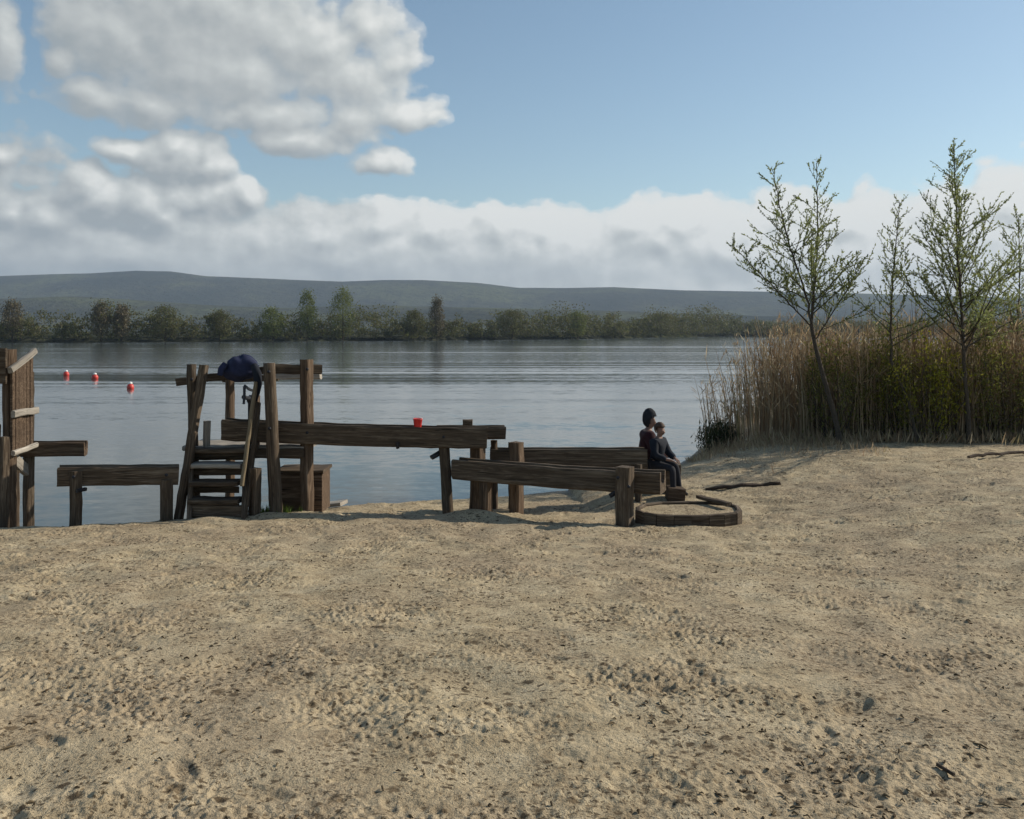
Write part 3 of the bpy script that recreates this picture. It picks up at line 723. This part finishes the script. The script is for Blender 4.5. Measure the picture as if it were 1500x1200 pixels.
FT = [(450, 434, 496, 26, 'tall', 'far_leaf_green', 'slim tall tree left of the broader tall tree on the far shore'),
      (502, 431, 497, 36, 'tall', 'far_leaf_green', 'broad tall pale green tree, tallest on the far shore'),
      (148, 450, 500, 26, 'round', 'far_leaf_brown', 'bare brownish tree on the far shore above the red and white buoys'),
      (18, 448, 500, 30, 'round', 'far_leaf_brown', 'brown tree on the far shore right above the plank hut'),
      (178, 454, 500, 22, 'tall', 'far_leaf_brown', 'narrow brown tree on the far shore over the third buoy'),
      (242, 456, 500, 40, 'round', 'far_leaf', 'wide dark tree on the far shore left of the tower'),
      (322, 462, 499, 34, 'round', 'far_leaf', 'dark rounded tree on the far shore over the left tower post'),
      (400, 458, 498, 38, 'round', 'far_leaf_green', 'mid green rounded tree on the far shore over the tower top'),
      (606, 460, 496, 34, 'round', 'far_leaf', 'dark domed tree on the far shore over the red bucket'),
      (640, 442, 496, 20, 'tall', 'far_leaf_brown', 'thin grey treetop poking out of the mid far shore'),
      (750, 459, 495, 40, 'round', 'far_leaf', 'dark domed tree above the end of the long trough'),
      (846, 461, 494, 26, 'round', 'far_leaf_green', 'small green domed tree on the far shore left of the gap'),
      (968, 462, 493, 46, 'round', 'far_leaf', 'wide dark tree on the far shore above the seated people')]
for i, t in enumerate(FT): far_tree(t[0], t[1], t[2], t[3], t[4], M[t[5]], t[6], 60 + i)

# ------------------------------------------------------------------ buoys
for i, (px, py, d, rr, lab) in enumerate([(97, 549, 61., .19, 'red and white buoy, farthest left of the floating line'), (139, 552, 57., .20, 'red and white buoy, middle one of the floating line'), (191, 568, 47., .18, 'red and white buoy nearest to the tower')]):
    x = (px - 750) / F * d
    root = empty('swim_buoy', (x, d, 0), lab, 'buoy', 'red and white swim buoys')
    lathe('float', [(.02, -.12), (rr * .8, -.1), (rr, .05), (rr, .12), (rr * .78, .22), (rr * .5, .25)], 18, M['red_buoy'], root, Vector((x, d, 0)))
    lathe('top_cap', [(rr * .5, .252), (rr * .58, .28), (rr * .52, .33), (rr * .3, .36), (.02, .37)], 18, M['white_buoy'], root, Vector((x, d, 0)))

# ------------------------------------------------------------------ timber play structures
WD, WG, WR = M['wood'], M['wood_pale_sunlit'], M['wood_red']
def gp_(px, d, sink=.25):
    p = grounded(px, d); p.z -= sink; return p
def post(name, px, d, ytop, w, parent, mat=None, pxtop=None, dtop=None, kind='t', taper=1.0, roll=-.55, sink=.25):
    if kind == 't': w *= .82
    p0 = gp_(px, d, sink); p1 = W(px if pxtop is None else pxtop, ytop, d if dtop is None else dtop)
    if kind == 'p': return pole(name, p0, p1, w / 2, mat or WD, parent, taper)
    return timber(name, p0, p1, w, w, mat or WD, parent, roll, taper)

# plank hut, cut by the left edge of the photo
hut = empty('plank_hut', grounded(10, 12.6), 'tall plank hut on posts at the left edge of the photo', 'play hut', 'water play structures')
post('post', 14, 12.55, 512, .17, hut, WR)
post('post', 6, 12.3, 640, .13, hut, WD)
post('post', 22, 12.75, 690, .12, hut, WD)
post('post', 43, 13.2, 545, .13, hut, WD)
post('post', -60, 12.7, 505, .17, hut, WD)
xs = -7.02
for k, (ya, yb) in enumerate(((12.45, 13.0),)):
    n = 7; vs = []; fs = []
    for i in range(n):                                      # vertical boards of the side wall: one part
        y0 = ya + (yb - ya) * i / n + .004; y1 = ya + (yb - ya) * (i + 1) / n - .004
        zt = 2.50 + .30 * (y0 - ya) / (yb - ya); zt2 = 2.50 + .30 * (y1 - ya) / (yb - ya); zb = 1.36 + random.uniform(-.04, .03); off = random.uniform(-.012, .012)
        q = len(vs)
        for xx in (xs - .035 + off, xs + off):
            vs += [(xx, y0, zb), (xx, y1, zb), (xx, y1, zt2), (xx, y0, zt)]
        fs += [(q, q + 3, q + 2, q + 1), (q + 4, q + 5, q + 6, q + 7), (q, q + 1, q + 5, q + 4), (q + 1, q + 2, q + 6, q + 5), (q + 2, q + 3, q + 7, q + 6), (q + 3, q, q + 4, q + 7)]
    mesh_py('side_wall', vs, fs, M['wood_red'], hut)
timber('rail', (xs + .04, 12.4, 1.93), (xs + .04, 13.03, 1.93), .06, .10, WG, hut)
timber('rail', (xs + .04, 12.4, 1.38), (xs + .04, 13.03, 1.42), .06, .07, WG, hut)
timber('roof_edge', (xs + .02, 12.38, 2.54), (xs + .02, 13.02, 2.80), .07, .09, WG, hut)
timber('front_board', (-8.3, 12.42, 2.6), (-7.08, 12.42, 2.6), .05, .50, WD, hut)
timber('front_board', (-8.3, 12.46, 1.65), (-7.2, 12.46, 1.65), .05, .26, WD, hut)
timber('brace', W(18, 672, 12.7), W(40, 690, 13.1), .08, .16, WG, hut)

# short trough sticking out of the hut
t1 = empty('water_trough', grounded(45, 13.1), 'short dark timber trough jutting out of the plank hut', 'trough', 'timber water troughs')
gutter('channel', W(20, 648, 13.05), W(126, 647, 13.3), .26, .21, WR, t1)
post('leg', 42, 13.12, 668, .15, t1, WD)

# trough between hut and tower
t2 = empty('water_trough', grounded(112, 12.5), 'low level timber trough between the hut and the tower', 'trough', 'timber water troughs')
gutter('channel', W(86, 684, 12.35), W(262, 681, 12.9), .30, .265, WD, t2)
post('leg', 111, 12.28, 690, .155, t2, WD)
post('leg', 244, 12.72, 702, .17, t2, WD)
timber('peg', W(112, 720, 12.15), W(126, 717, 12.3), .045, .05, M['iron'], t2)

# climbing tower with pump
tw = empty('climbing_tower', grounded(350, 13.3), 'timber climbing tower with stairs, platform and corner posts', 'play tower', 'water play structures')
post('post', 287, 13.35, 534, .155, tw, WD, 280, kind='p', taper=.9)
post('post', 405, 13.0, 532, .20, tw, WD, 394, kind='p', taper=.85)
post('post', 450, 13.35, 527, .185, tw, WR, 449)
post('post', 337, 14.2, 553, .14, tw, WR, 337)
post('post', 372, 12.85, 686, .165, tw, WD, 374)
# leaning corner leg and stair rails
timber('brace', gp_(257, 12.85), W(299, 535, 13.2), .11, .14, WD, tw)
st = timber('stair', W(300, 757, 12.78), W(348, 757, 12.78), .16, .16, WD, tw)
for (y, d, a, b_) in ((733, 12.8, 280, 352), (707, 12.95, 282, 352), (681, 13.1, 282, 356), (659, 13.25, 284, 362)):
    p0, p1 = W(a, y, d), W(b_, y, d)
    t_ = timber('tread', p0, p1, .30, .07, WG if y in (681,) else WD, st); t_.matrix_parent_inverse = (Matrix.Translation(tw.location) @ Matrix.Identity(4)).inverted() if False else t_.matrix_parent_inverse  # one tread takes the paler wood so it looks sunlit
    r_ = timber('riser', W(a + 2, y + 10, d + .16), W(b_ - 2, y + 10, d + .16), .045, .10, WD, st)
for (xa, xb) in ((277, 281), (357, 362)):
    timber('stringer', gp_(xa, 12.62, .1), W(xb, 656, 13.3), .07, .24, WD, st)
timber('handrail', W(354, 712, 12.6), W(375, 560, 13.0), .05, .08, M['wood_olive'], tw)
timber('handrail', W(362, 742, 12.75), W(379, 590, 13.1), .06, .10, WD, tw)
timber('upright', W(303, 660, 13.3), W(303, 617, 13.3), .09, .09, WG, tw, roll=-.7)
# platform
timber('platform', W(282, 652, 13.7), W(458, 652, 13.7), .85, .07, WG, tw)
timber('beam', W(272, 664, 13.28), W(446, 664, 13.28), .07, .14, WD, tw)
timber('beam', W(300, 664, 14.1), W(452, 664, 14.1), .07, .16, WD, tw)
# rails
timber('rail', W(259, 560, 13.45), W(402, 541, 13.25), .07, .115, WD, tw)
timber('rail', W(402, 541, 13.2), W(471, 541, 13.5), .09, .145, WD, tw)
timber('rail', W(406, 551, 13.9), W(470, 551, 13.8), .10, .10, WG, tw)
timber('rail', W(326, 556, 14.3), W(408, 553, 14.2), .07, .10, WD, tw)
timber('side_board', W(376, 580, 13.25), W(376, 660, 13.25), .05, .19, WR, tw)
timber('side_board', W(400, 590, 13.4), W(400, 650, 13.4), .05, .16, WR, tw)
# boarded box under the platform
bx = timber('box', W(412, 718, 13.9), W(478, 718, 13.9), .6, .60, WR, tw)
timber('box_lid', W(409, 687, 13.88), W(480, 687, 13.88), .66, .05, WD, tw)
timber('kick_board', W(277, 748, 12.72), W(362, 750, 12.72), .08, .18, WD, tw)

# hand pump
pm = empty('hand_pump', W(368, 640, 13.45), 'dark iron hand pump standing on the tower platform', 'pump')
lathe('cylinder', [(.075, 0), (.075, .05), (.05, .07), (.05, .62), (.068, .64), (.068, .70), (.03, .74)], 14, M['iron'], pm, W(368, 650, 13.5))
timber('spout', W(368, 585, 13.45), W(357, 582, 13.2), .06, .06, M['iron'], pm)
timber('pump_handle', W(369, 572, 13.5), W(358, 566, 12.95), .03, .04, M['iron'], pm)
timber('pump_handle_grip', W(358, 566, 12.95), W(357, 592, 12.9), .035, .035, M['iron'], pm)

# bolt heads on posts and troughs
def bolt(p, parent):
    o_ = lathe('bolt', [(.004, .0), (.024, .0), (.024, .012), (.016, .02), (.004, .022)], 8, M['iron'], parent, (0, 0, 0))
    o_.matrix_basis = Matrix.Translation(p) @ Matrix.Rotation(R(90), 4, 'X'); return o_
for (px, py, d) in ((450, 634, 13.22), (394, 545, 12.9), (395, 628, 12.9), (281, 556, 13.26), (450, 541, 13.22)): bolt(W(px, py, d), tw)
# blue jacket draped over the rail
def jacket():
    c = W(353, 538, 13.3); root = empty('jacket', c, 'dark blue jacket hung over the top rail of the tower', 'jacket')
    bm = bmesh.new(); bmesh.ops.create_uvsphere(bm, u_segments=36, v_segments=22, radius=1.0)
    r = random.Random(5); ph = [r.uniform(0, 6) for _ in range(8)]
    for v in bm.verts:
        x, y, z = v.co; a = math.atan2(y, x)
        f = 1 + .07 * math.sin(5 * a + ph[0] + 2 * z) + .06 * math.sin(7 * z + 3 * x + ph[1]) + .035 * math.sin(11 * x + 9 * z + ph[2])
        X = x * .265 * f * (1.04 if z < 0 else .90); Z = z * .185 * f + .05 * x - (.02 if z < -.4 else 0); Y = y * .17 * f
        if z < -.3: Y += .02 * math.sin(9 * x)
        v.co = (X, Y, Z)
    me = bpy.data.meshes.new('jacket_body'); bm.to_mesh(me); bm.free(); me.materials.append(M['blue_cloth']); me.polygons.foreach_set('use_smooth', [True] * len(me.polygons))
    o = bpy.data.objects.new('jacket_body', me); link(o, root)
    pth = [(np.array([tuple(W(372, 535, 13.15)), tuple(W(377, 548, 13.08)), tuple(W(378, 562, 13.06)), tuple(W(375, 576, 13.06)), tuple(W(372, 586, 13.08))]), np.array([.05, .065, .06, .055, .05])),
           ]
    v, f = tubes(pth, 10); mesh_np('sleeve', v, f, M['navy'], root, True)
    pth = [(np.array([tuple(W(330, 534, 13.2)), tuple(W(324, 541, 13.14)), tuple(W(322, 550, 13.12))]), np.array([.05, .05, .04]))]
    v, f = tubes(pth, 10); mesh_np('sleeve', v, f, M['blue_cloth'], root, True)
jacket()

# long high trough from the tower
t3 = empty('water_trough', grounded(650, 13.4), 'longest and highest timber trough, running out of the tower', 'trough', 'timber water troughs')
gutter('channel', W(329, 614, 13.35), W(714, 626, 13.4), .32, .31, WD, t3, bow=-.02)
post('leg', 657, 13.35, 628, .165, t3, WD, 649, kind='p', taper=.95)
timber('peg', W(632, 671, 13.3), W(648, 661, 13.4), .07, .07, M['iron'], t3)
timber('peg', W(583, 648, 13.2), W(583, 657, 13.2), .05, .06, M['iron'], t3)
timber('block', W(678, 619, 13.45), W(692, 619, 13.45), .12, .085, WD, t3)

t4 = empty('water_trough', grounded(700, 13.75), 'short dark trough overlapping the lower end of the longest trough', 'trough', 'timber water troughs')
gutter('channel', W(640, 624, 13.85), W(740, 624, 13.95), .28, .20, WD, t4)
post('leg', 699, 13.72, 636, .225, t4, WR, 700)
post('leg', 724, 14.05, 645, .11, t4, WR)

# front and back troughs of the lower level
t5 = empty('water_trough', grounded(915, 12.2), 'front low trough sloping right on two thick posts', 'trough', 'timber water troughs')
gutter('channel', W(668, 672, 13.42), W(971, 691, 12.1), .31, .30, WD, t5, bow=-.015)
post('leg', 712, 13.2, 690, .19, t5, WR)
post('leg', 915, 12.02, 684, .245, t5, WD)
post('leg', 757, 13.45, 648, .21, t5, WR)
timber('peg', W(893, 727, 12.1), W(905, 720, 12.1), .06, .06, M['iron'], t5)
t6 = empty('water_trough', grounded(850, 14.2), 'back low trough level behind the front one, ending at the people', 'trough', 'timber water troughs')
gutter('channel', W(718, 657, 14.1), W(946, 657, 14.2), .30, .31, WD, t6)
post('leg', 749, 14.05, 648, .10, t6, WD)
post('leg', 935, 13.9, 680, .12, t6, WD)

for (px, py, d, pa) in ((905, 700, 11.88, t5), (921, 713, 11.88, t5), (650, 640, 13.24, t3), (108, 699, 12.16, t2), (244, 696, 12.6, t2)): bolt(W(px, py, d), pa)
# low sand table at the end
def basin():
    zt = .635
    pts = [(930, 12.25), (950, 11.92), (1000, 11.82), (1050, 11.88), (1085, 12.05), (1078, 12.62), (1030, 12.80), (948, 12.74)]
    P_ = [Vector(((px - 750) / F * d, d, zt)) for px, d in pts]
    Q_ = []
    for a_, b_ in zip(P_, P_[1:] + P_[:1]): Q_ += [a_.lerp(b_, .25), a_.lerp(b_, .75)]
    P_ = Q_; ctr = sum(P_, Vector()) / len(P_)
    root = empty('sand_table', (ctr.x, ctr.y, .45), 'low round edged timber sand table right of the front trough', 'sand table', 'water play structures')
    n = len(P_)
    for i in range(n):
        a, b_ = P_[i].copy(), P_[(i + 1) % n].copy(); hgt = zt - min(gz(a.x, a.y), gz(b_.x, b_.y)) + .1 if i < 10 else .2
        a.z = b_.z = zt - hgt / 2
        timber('edge_board', a, b_, .075, hgt, WD, root, jit=.003)
    vs = [(p.x * .97 + ctr.x * .03, p.y * .97 + ctr.y * .03, zt - .035) for p in P_]; vs.append((ctr.x, ctr.y, zt - .02))
    mesh_py('sand_fill', vs, [(i, (i + 1) % n, n) for i in range(n)], M['sand'], root)
basin()
# boards, block and log near the people
o = timber('plank', (2.72, 12.95, .67), (3.03, 12.35, .68), .10, .05, WD, None); tag(o, 'dark plank lying slanted across the right end of the sand table', 'plank')
def on_ground(px, d, h):
    p = grounded(px, d); p.z += h; return p
o = timber('log', on_ground(1034, 14.9, .02), on_ground(1142, 14.8, .02), .07, .06, M['stick'], None, bow=.01, jit=.02); tag(o, 'dark broken driftwood log lying right of the people', 'log')
o = timber('wooden_block', on_ground(977, 14.0, .1), on_ground(1001, 14.0, .1), .28, .22, WR, None); tag(o, 'small wooden block on the sand at the feet of the child', 'block')
o = timber('thick_log', on_ground(930, 14.75, .2), on_ground(995, 14.72, .2), .36, .55, WD, None); tag(o, 'thick log the two people sit on', 'log')
o = timber('plank', on_ground(468, 14.6, .07), on_ground(504, 14.5, .06), .3, .06, WG, None); tag(o, 'pale board lying on sand at the right foot of the tower', 'plank')
o = timber('stick', on_ground(1418, 15.6, .02), on_ground(1510, 16.6, .03), .05, .05, M['stick'], None, jit=.012, bow=.02); tag(o, 'long dark stick on the sand at the far right', 'stick')
o = timber('stick', on_ground(1372, 3.9, .008), on_ground(1398, 3.82, .012), .012, .014, M['stick'], None, jit=.002, bev=.003); tag(o, 'short dark stick on the sand near the lower right corner', 'stick')

# red bucket standing on the long trough
bp = W(612, 626, 13.30)
bk = empty('red_bucket', bp, 'small bright red bucket standing on the long trough', 'bucket')
lathe('bucket_body', [(.052, 0), (.055, .005), (.068, .115), (.074, .12), (.074, .13), (.062, .13), (.050, .02)], 18, M['red_plastic'], bk, bp)
v, f = tubes([(np.array([(bp.x + .07 * math.cos(a), bp.y, bp.z + .125 + .03 * math.sin(a)) for a in np.linspace(0, math.pi, 9)]), np.full(9, .005))], 6)
mesh_np('bucket_handle', v, f, M['white_buoy'], bk, True)

# ------------------------------------------------------------------ people
def skin_mesh(name, nodes, edges, mat, parent, sub=2, rootn=None):
    names = list(nodes); ix = {n: i for i, n in enumerate(names)}
    me = bpy.data.meshes.new(name + '_skin'); me.from_pydata([tuple(nodes[n][0]) for n in names], [(ix[a], ix[b]) for a, b in edges], [])
    o = bpy.data.objects.new(name, me); link(o)
    md = o.modifiers.new('skin', 'SKIN'); md.use_smooth_shade = True
    for n, sv in zip(names, me.skin_vertices[0].data):
        rr = nodes[n][1]; sv.radius = rr if isinstance(rr, tuple) else (rr, rr)
        sv.use_root = (n == (rootn or names[0]))
    s_ = o.modifiers.new('sub', 'SUBSURF'); s_.levels = sub; s_.render_levels = sub
    dg = bpy.context.evaluated_depsgraph_get(); me2 = bpy.data.meshes.new_from_object(o.evaluated_get(dg)); me2.name = name
    me2.materials.clear(); me2.materials.append(mat); me2.polygons.foreach_set('use_smooth', [True] * len(me2.polygons))
    o.modifiers.clear(); o.data = me2; o.parent = parent; return o

def person(base, label, k, yaw, J, top_mat, hair, cap, leg_mat, hair_mat):
    """J: joints in metres for an adult, facing -Y, scaled by k; all local to base"""
    root = empty('person', base, label, 'person'); root.rotation_euler = (0, 0, yaw)
    V_ = lambda n: Vector(J[n]) * k
    nodes = {'pelvis': (V_('pelvis'), .125 * k), 'waist': (V_('waist'), .115 * k), 'chest': (V_('chest'), (.15 * k, .12 * k)), 'collar': (V_('collar'), .085 * k), 'neck': (V_('neck'), .05 * k),
             'jaw': (V_('jaw'), .07 * k), 'head': (V_('head'), .095 * k), 'crown': (V_('crown'), .07 * k)}
    edges = [('pelvis', 'waist'), ('waist', 'chest'), ('chest', 'collar'), ('collar', 'neck'), ('neck', 'jaw'), ('jaw', 'head'), ('head', 'crown')]
    for s_ in 'lr':
        nodes['sho' + s_] = (V_('sho' + s_), .065 * k); nodes['elb' + s_] = (V_('elb' + s_), .045 * k); nodes['wri' + s_] = (V_('wri' + s_), .03 * k)
        h = V_('hand' + s_); wv_ = V_('wri' + s_); d = (h - wv_).normalized(); nodes['palm' + s_] = (h, .036 * k)
        edges += [('collar', 'sho' + s_), ('sho' + s_, 'elb' + s_), ('elb' + s_, 'wri' + s_), ('wri' + s_, 'palm' + s_)]
        sd_ = d.cross(Vector((0, 0, 1)));  sd_ = sd_.normalized() if sd_.length > .1 else Vector((1, 0, 0))
        for fi, (o_, ln) in enumerate(((-.03, .075), (-.01, .085), (.01, .08), (.03, .062))):
            a = h + sd_ * o_ * k + d * .03 * k; b_ = a + d * ln * .55 * k + Vector((0, 0, -.01 * k)); c_ = b_ + d * ln * .35 * k + Vector((0, 0, -.03 * k))
            for nm, p, rr in (('a', a, .0095), ('b', b_, .009), ('c', c_, .0075)): nodes['f%d%s%s' % (fi, nm, s_)] = (p, rr * k)
            edges += [('palm' + s_, 'f%da%s' % (fi, s_)), ('f%da%s' % (fi, s_), 'f%db%s' % (fi, s_)), ('f%db%s' % (fi, s_), 'f%dc%s' % (fi, s_))]
        sg = 1 if s_ == 'l' else -1
        a = h + sd_ * .035 * sg * k - d * .01 * k; b_ = a + (d * .03 + sd_ * .03 * sg) * k; nodes['tha' + s_] = (a, .012 * k); nodes['thb' + s_] = (b_, .009 * k)
        edges += [('palm' + s_, 'tha' + s_), ('tha' + s_, 'thb' + s_)]
        nodes['hip' + s_] = (V_('hip' + s_), .095 * k); nodes['kne' + s_] = (V_('kne' + s_), .062 * k); nodes['ank' + s_] = (V_('ank' + s_), .04 * k); nodes['toe' + s_] = (V_('toe' + s_), .033 * k)
        edges += [('pelvis', 'hip' + s_), ('hip' + s_, 'kne' + s_), ('kne' + s_, 'ank' + s_), ('ank' + s_, 'toe' + s_)]
    # nose
    hd = V_('head'); fw = (Vector(J['face']) - Vector(J['head'])).normalized()
    nodes['nose'] = (hd + fw * .112 * k + Vector((0, 0, -.012 * k)), .014 * k); edges.append(('head', 'nose'))
    skin_mesh('body', nodes, edges, M['skin'], root)
    # clothes follow the same joints, a little larger
    def sub(keys, grow, ed, rootn=None):
        nn_ = {}
        for q in keys:
            rr = nodes[q][1]; nn_[q] = (nodes[q][0], tuple(x + grow * k for x in rr) if isinstance(rr, tuple) else rr + grow * k)
        return nn_, [e for e in edges if e[0] in nn_ and e[1] in nn_] + ed
    nj, ej = sub(['pelvis', 'waist', 'chest', 'collar', 'shol', 'elbl', 'wril', 'shor', 'elbr', 'wrir'], .036, []); skin_mesh('jacket', nj, ej, top_mat, root)
    nt_, et = sub(['pelvis', 'hipl', 'knel', 'ankl', 'hipr', 'kner', 'ankr'], .014, []); skin_mesh('trousers', nt_, et, leg_mat, root)
    for s_ in 'lr':
        a, t = V_('ank' + s_), V_('toe' + s_); skin_mesh('shoe', {'a': (a + (a - t) * .25 - Vector((0, 0, .015 * k)), .045 * k), 'b': (a, .052 * k), 'c': (t, .042 * k), 'd': (t + (t - a) * .3, .03 * k)}, [('a', 'b'), ('b', 'c'), ('c', 'd')], M['shoe'], root, 1)
    # hair / hat: cap over the skull, open at the face
    bm = bmesh.new(); bmesh.ops.create_uvsphere(bm, u_segments=24, v_segments=16, radius=1.0)
    c_ = hd + Vector((0, 0, .025 * k)) - fw * .012 * k
    dl = [v for v in bm.verts if (v.co.z < .05 and v.co.dot(fw) > (.25 if cap else -.15)) or v.co.z < -.95]
    bmesh.ops.delete(bm, geom=dl, context='VERTS')
    for v in bm.verts:
        q = 1 + .03 * math.sin(13 * v.co.x + 7 * v.co.z) + .02 * math.sin(17 * v.co.y)
        v.co = Vector((v.co.x * .108 * k * q, v.co.y * .120 * k * q, v.co.z * (.165 if cap else .128) * k * q)) + c_
    me = bpy.data.meshes.new('hat' if cap else 'hair'); bm.to_mesh(me); bm.free(); me.materials.append(hair_mat); me.polygons.foreach_set('use_smooth', [True] * len(me.polygons))
    o = bpy.data.objects.new('hat' if cap else 'hair', me); link(o, root)
    sm = o.modifiers.new('thick', 'SOLIDIFY'); sm.thickness = .012 * k
    if False:
        v, f = tubes([(np.array([(c_.x + .113 * k * math.cos(a), c_.y + .123 * k * math.sin(a), c_.z + .0 * k) for a in np.linspace(0, 2 * math.pi, 25)]), np.full(25, .018 * k))], 8)
        ob = mesh_np('hat_brim', v, f, hair_mat, None, True); ob.parent = o
    # eyes and mouth
    rt = fw.cross(Vector((0, 0, 1))).normalized()
    for sg in (-1, 1):
        bm = bmesh.new(); bmesh.ops.create_uvsphere(bm, u_segments=10, v_segments=8, radius=.011 * k); me = bpy.data.meshes.new('eye'); bm.to_mesh(me); bm.free(); me.materials.append(M['black_knit'])
        e = bpy.data.objects.new('eye', me); link(e, root); e.location = hd + fw * .088 * k + rt * sg * .032 * k + Vector((0, 0, .006 * k))
    v, f = tubes([(np.array([tuple(hd + fw * (.092 - .01 * abs(q)) * k + rt * q * .022 * k + Vector((0, 0, -.055 * k))) for q in (-1, 0, 1)]), np.full(3, .005 * k))], 6)
    ob = mesh_np('mouth', v, f, M['maroon'], None, True); ob.parent = root
    return root

g1 = grounded(944, 14.75); seat = .50; g1.z -= .13
J1 = dict(pelvis=(0, 0, seat + .08), waist=(0, -.02, seat + .26), chest=(0, -.05, seat + .44), collar=(0, -.06, seat + .58), neck=(0, -.07, seat + .66), jaw=(0, -.10, seat + .72), head=(0, -.095, seat + .80), crown=(0, -.08, seat + .88), face=(.05, -1, seat + .35),
          shol=(.17, -.05, seat + .56), elbl=(.24, -.16, seat + .30), wril=(.13, -.36, seat + .22), handl=(.08, -.43, seat + .20), shor=(-.17, -.05, seat + .56), elbr=(-.27, -.12, seat + .30), wrir=(-.15, -.33, seat + .22), handr=(-.09, -.41, seat + .20),
          hipl=(.09, -.02, seat + .07), knel=(.17, -.44, seat + .06), ankl=(.15, -.46, .09), toel=(.16, -.60, .04), hipr=(-.09, -.02, seat + .07), kner=(-.13, -.45, seat + .05), ankr=(-.12, -.46, .09), toer=(-.13, -.60, .04))
person(g1, 'person in a maroon jacket and dark knit hat sitting behind the back trough', 1.0, R(92), J1, M['maroon'], True, True, M['denim'], M['black_knit'])
g2 = grounded(961, 14.3); g2.z -= 0
J2 = dict(J1); 
J2 = {n: (v[0], v[1], v[2] + (.06 if not n.startswith(('ank', 'toe')) else 0)) for n, v in J1.items()}
J2.update(knel=(.22, -.34, seat + .14), ankl=(.24, -.42, .10), toel=(.27, -.55, .05), face=(.1, -1, seat + .45))
person(g2, 'child with brown hair in a dark navy jacket sitting in front of the adult', .78, R(52), J2, M['navy'], True, False, M['denim'], M['brown_hair'])

# ------------------------------------------------------------------ small litter on the sand
def debris():
    r = np.random.default_rng(77); n = 12000
    Y = 2.2 * (17 / 2.2) ** r.random(n); X = r.uniform(-.72, .72, n) * (Y + 1); 
    hs = np.sin(X * 1.7 + 2) * np.sin(Y * 1.1 + X * .6); cl = np.sin(X * 3.1 + 1.3 * np.sin(Y * 2.2)) * np.sin(Y * 2.7 + 1.7 * np.sin(X * 1.9)); keep = r.random(n) < (.10 + .25 * (hs > .2) + .6 * (cl > .55)); X, Y = X[keep], Y[keep]; n = len(X)
    z0, s = base_h(X, Y); ok = s > .4; X, Y = X[ok], Y[ok]; n = len(X)
    Z = ground(X, Y) + .003; ln = r.uniform(.006, .035, n) * np.where(r.random(n) < .04, 2.2, 1); a = r.uniform(0, 6.28, n)
    paths = []
    for i in range(n):
        d = np.array([math.cos(a[i]), math.sin(a[i]), 0]) * ln[i] / 2; c = np.array([X[i], Y[i], Z[i]]); rr = r.uniform(.002, .0065)
        paths.append((np.array([c - d, c + np.array([0, 0, rr]) + r.normal(0, .003, 3), c + d]), np.array([rr * .6, rr, rr * .5])))
    v, f = tubes(paths, 5); o = mesh_np('twig_litter', v, f, M['bits'], None, True); tag(o, 'scattered twigs and bits of bark on the sand', 'litter', kind='stuff')
debris()

# ------------------------------------------------------------------ air
hz = bpy.data.materials.new('haze'); hz.use_nodes = True; nt = hz.node_tree; nt.nodes.clear()
out = nt.nodes.new('ShaderNodeOutputMaterial'); pv = nt.nodes.new('ShaderNodeVolumePrincipled')
pv.inputs['Color'].default_value = (.60, .74, .93, 1); pv.inputs['Density'].default_value = 1.45e-4; pv.inputs['Anisotropy'].default_value = .1
nt.links.new(pv.outputs[0], out.inputs['Volume'])
x0, x1, y0, y1, z0, z1 = -5600, 5600, -400, 4900, -5, 330
mesh = [(x, y, z) for z in (z0, z1) for y in (y0, y1) for x in (x0, x1)]
o = mesh_py('haze', mesh, [(0, 2, 3, 1), (4, 5, 7, 6), (0, 1, 5, 4), (2, 6, 7, 3), (0, 4, 6, 2), (1, 3, 7, 5)], hz)
o['kind'] = 'stuff'; o['label'] = 'pale haze filling the air over the lake'; o['category'] = 'haze'

# ------------------------------------------------------------------ output
sc.render.engine = 'CYCLES'
cy = sc.cycles; cy.use_denoising = True; cy.max_bounces = 6; cy.diffuse_bounces = 3; cy.glossy_bounces = 3; cy.transmission_bounces = 3; cy.transparent_max_bounces = 8; cy.volume_bounces = 0
cy.sample_clamp_indirect = 8
try: cy.denoiser = 'OPENIMAGEDENOISE'
except Exception: pass
vs_ = sc.view_settings; vs_.view_transform = 'Standard'; vs_.look = 'None'; vs_.gamma = 1; vs_.use_curve_mapping = False; vs_.exposure = 0.0
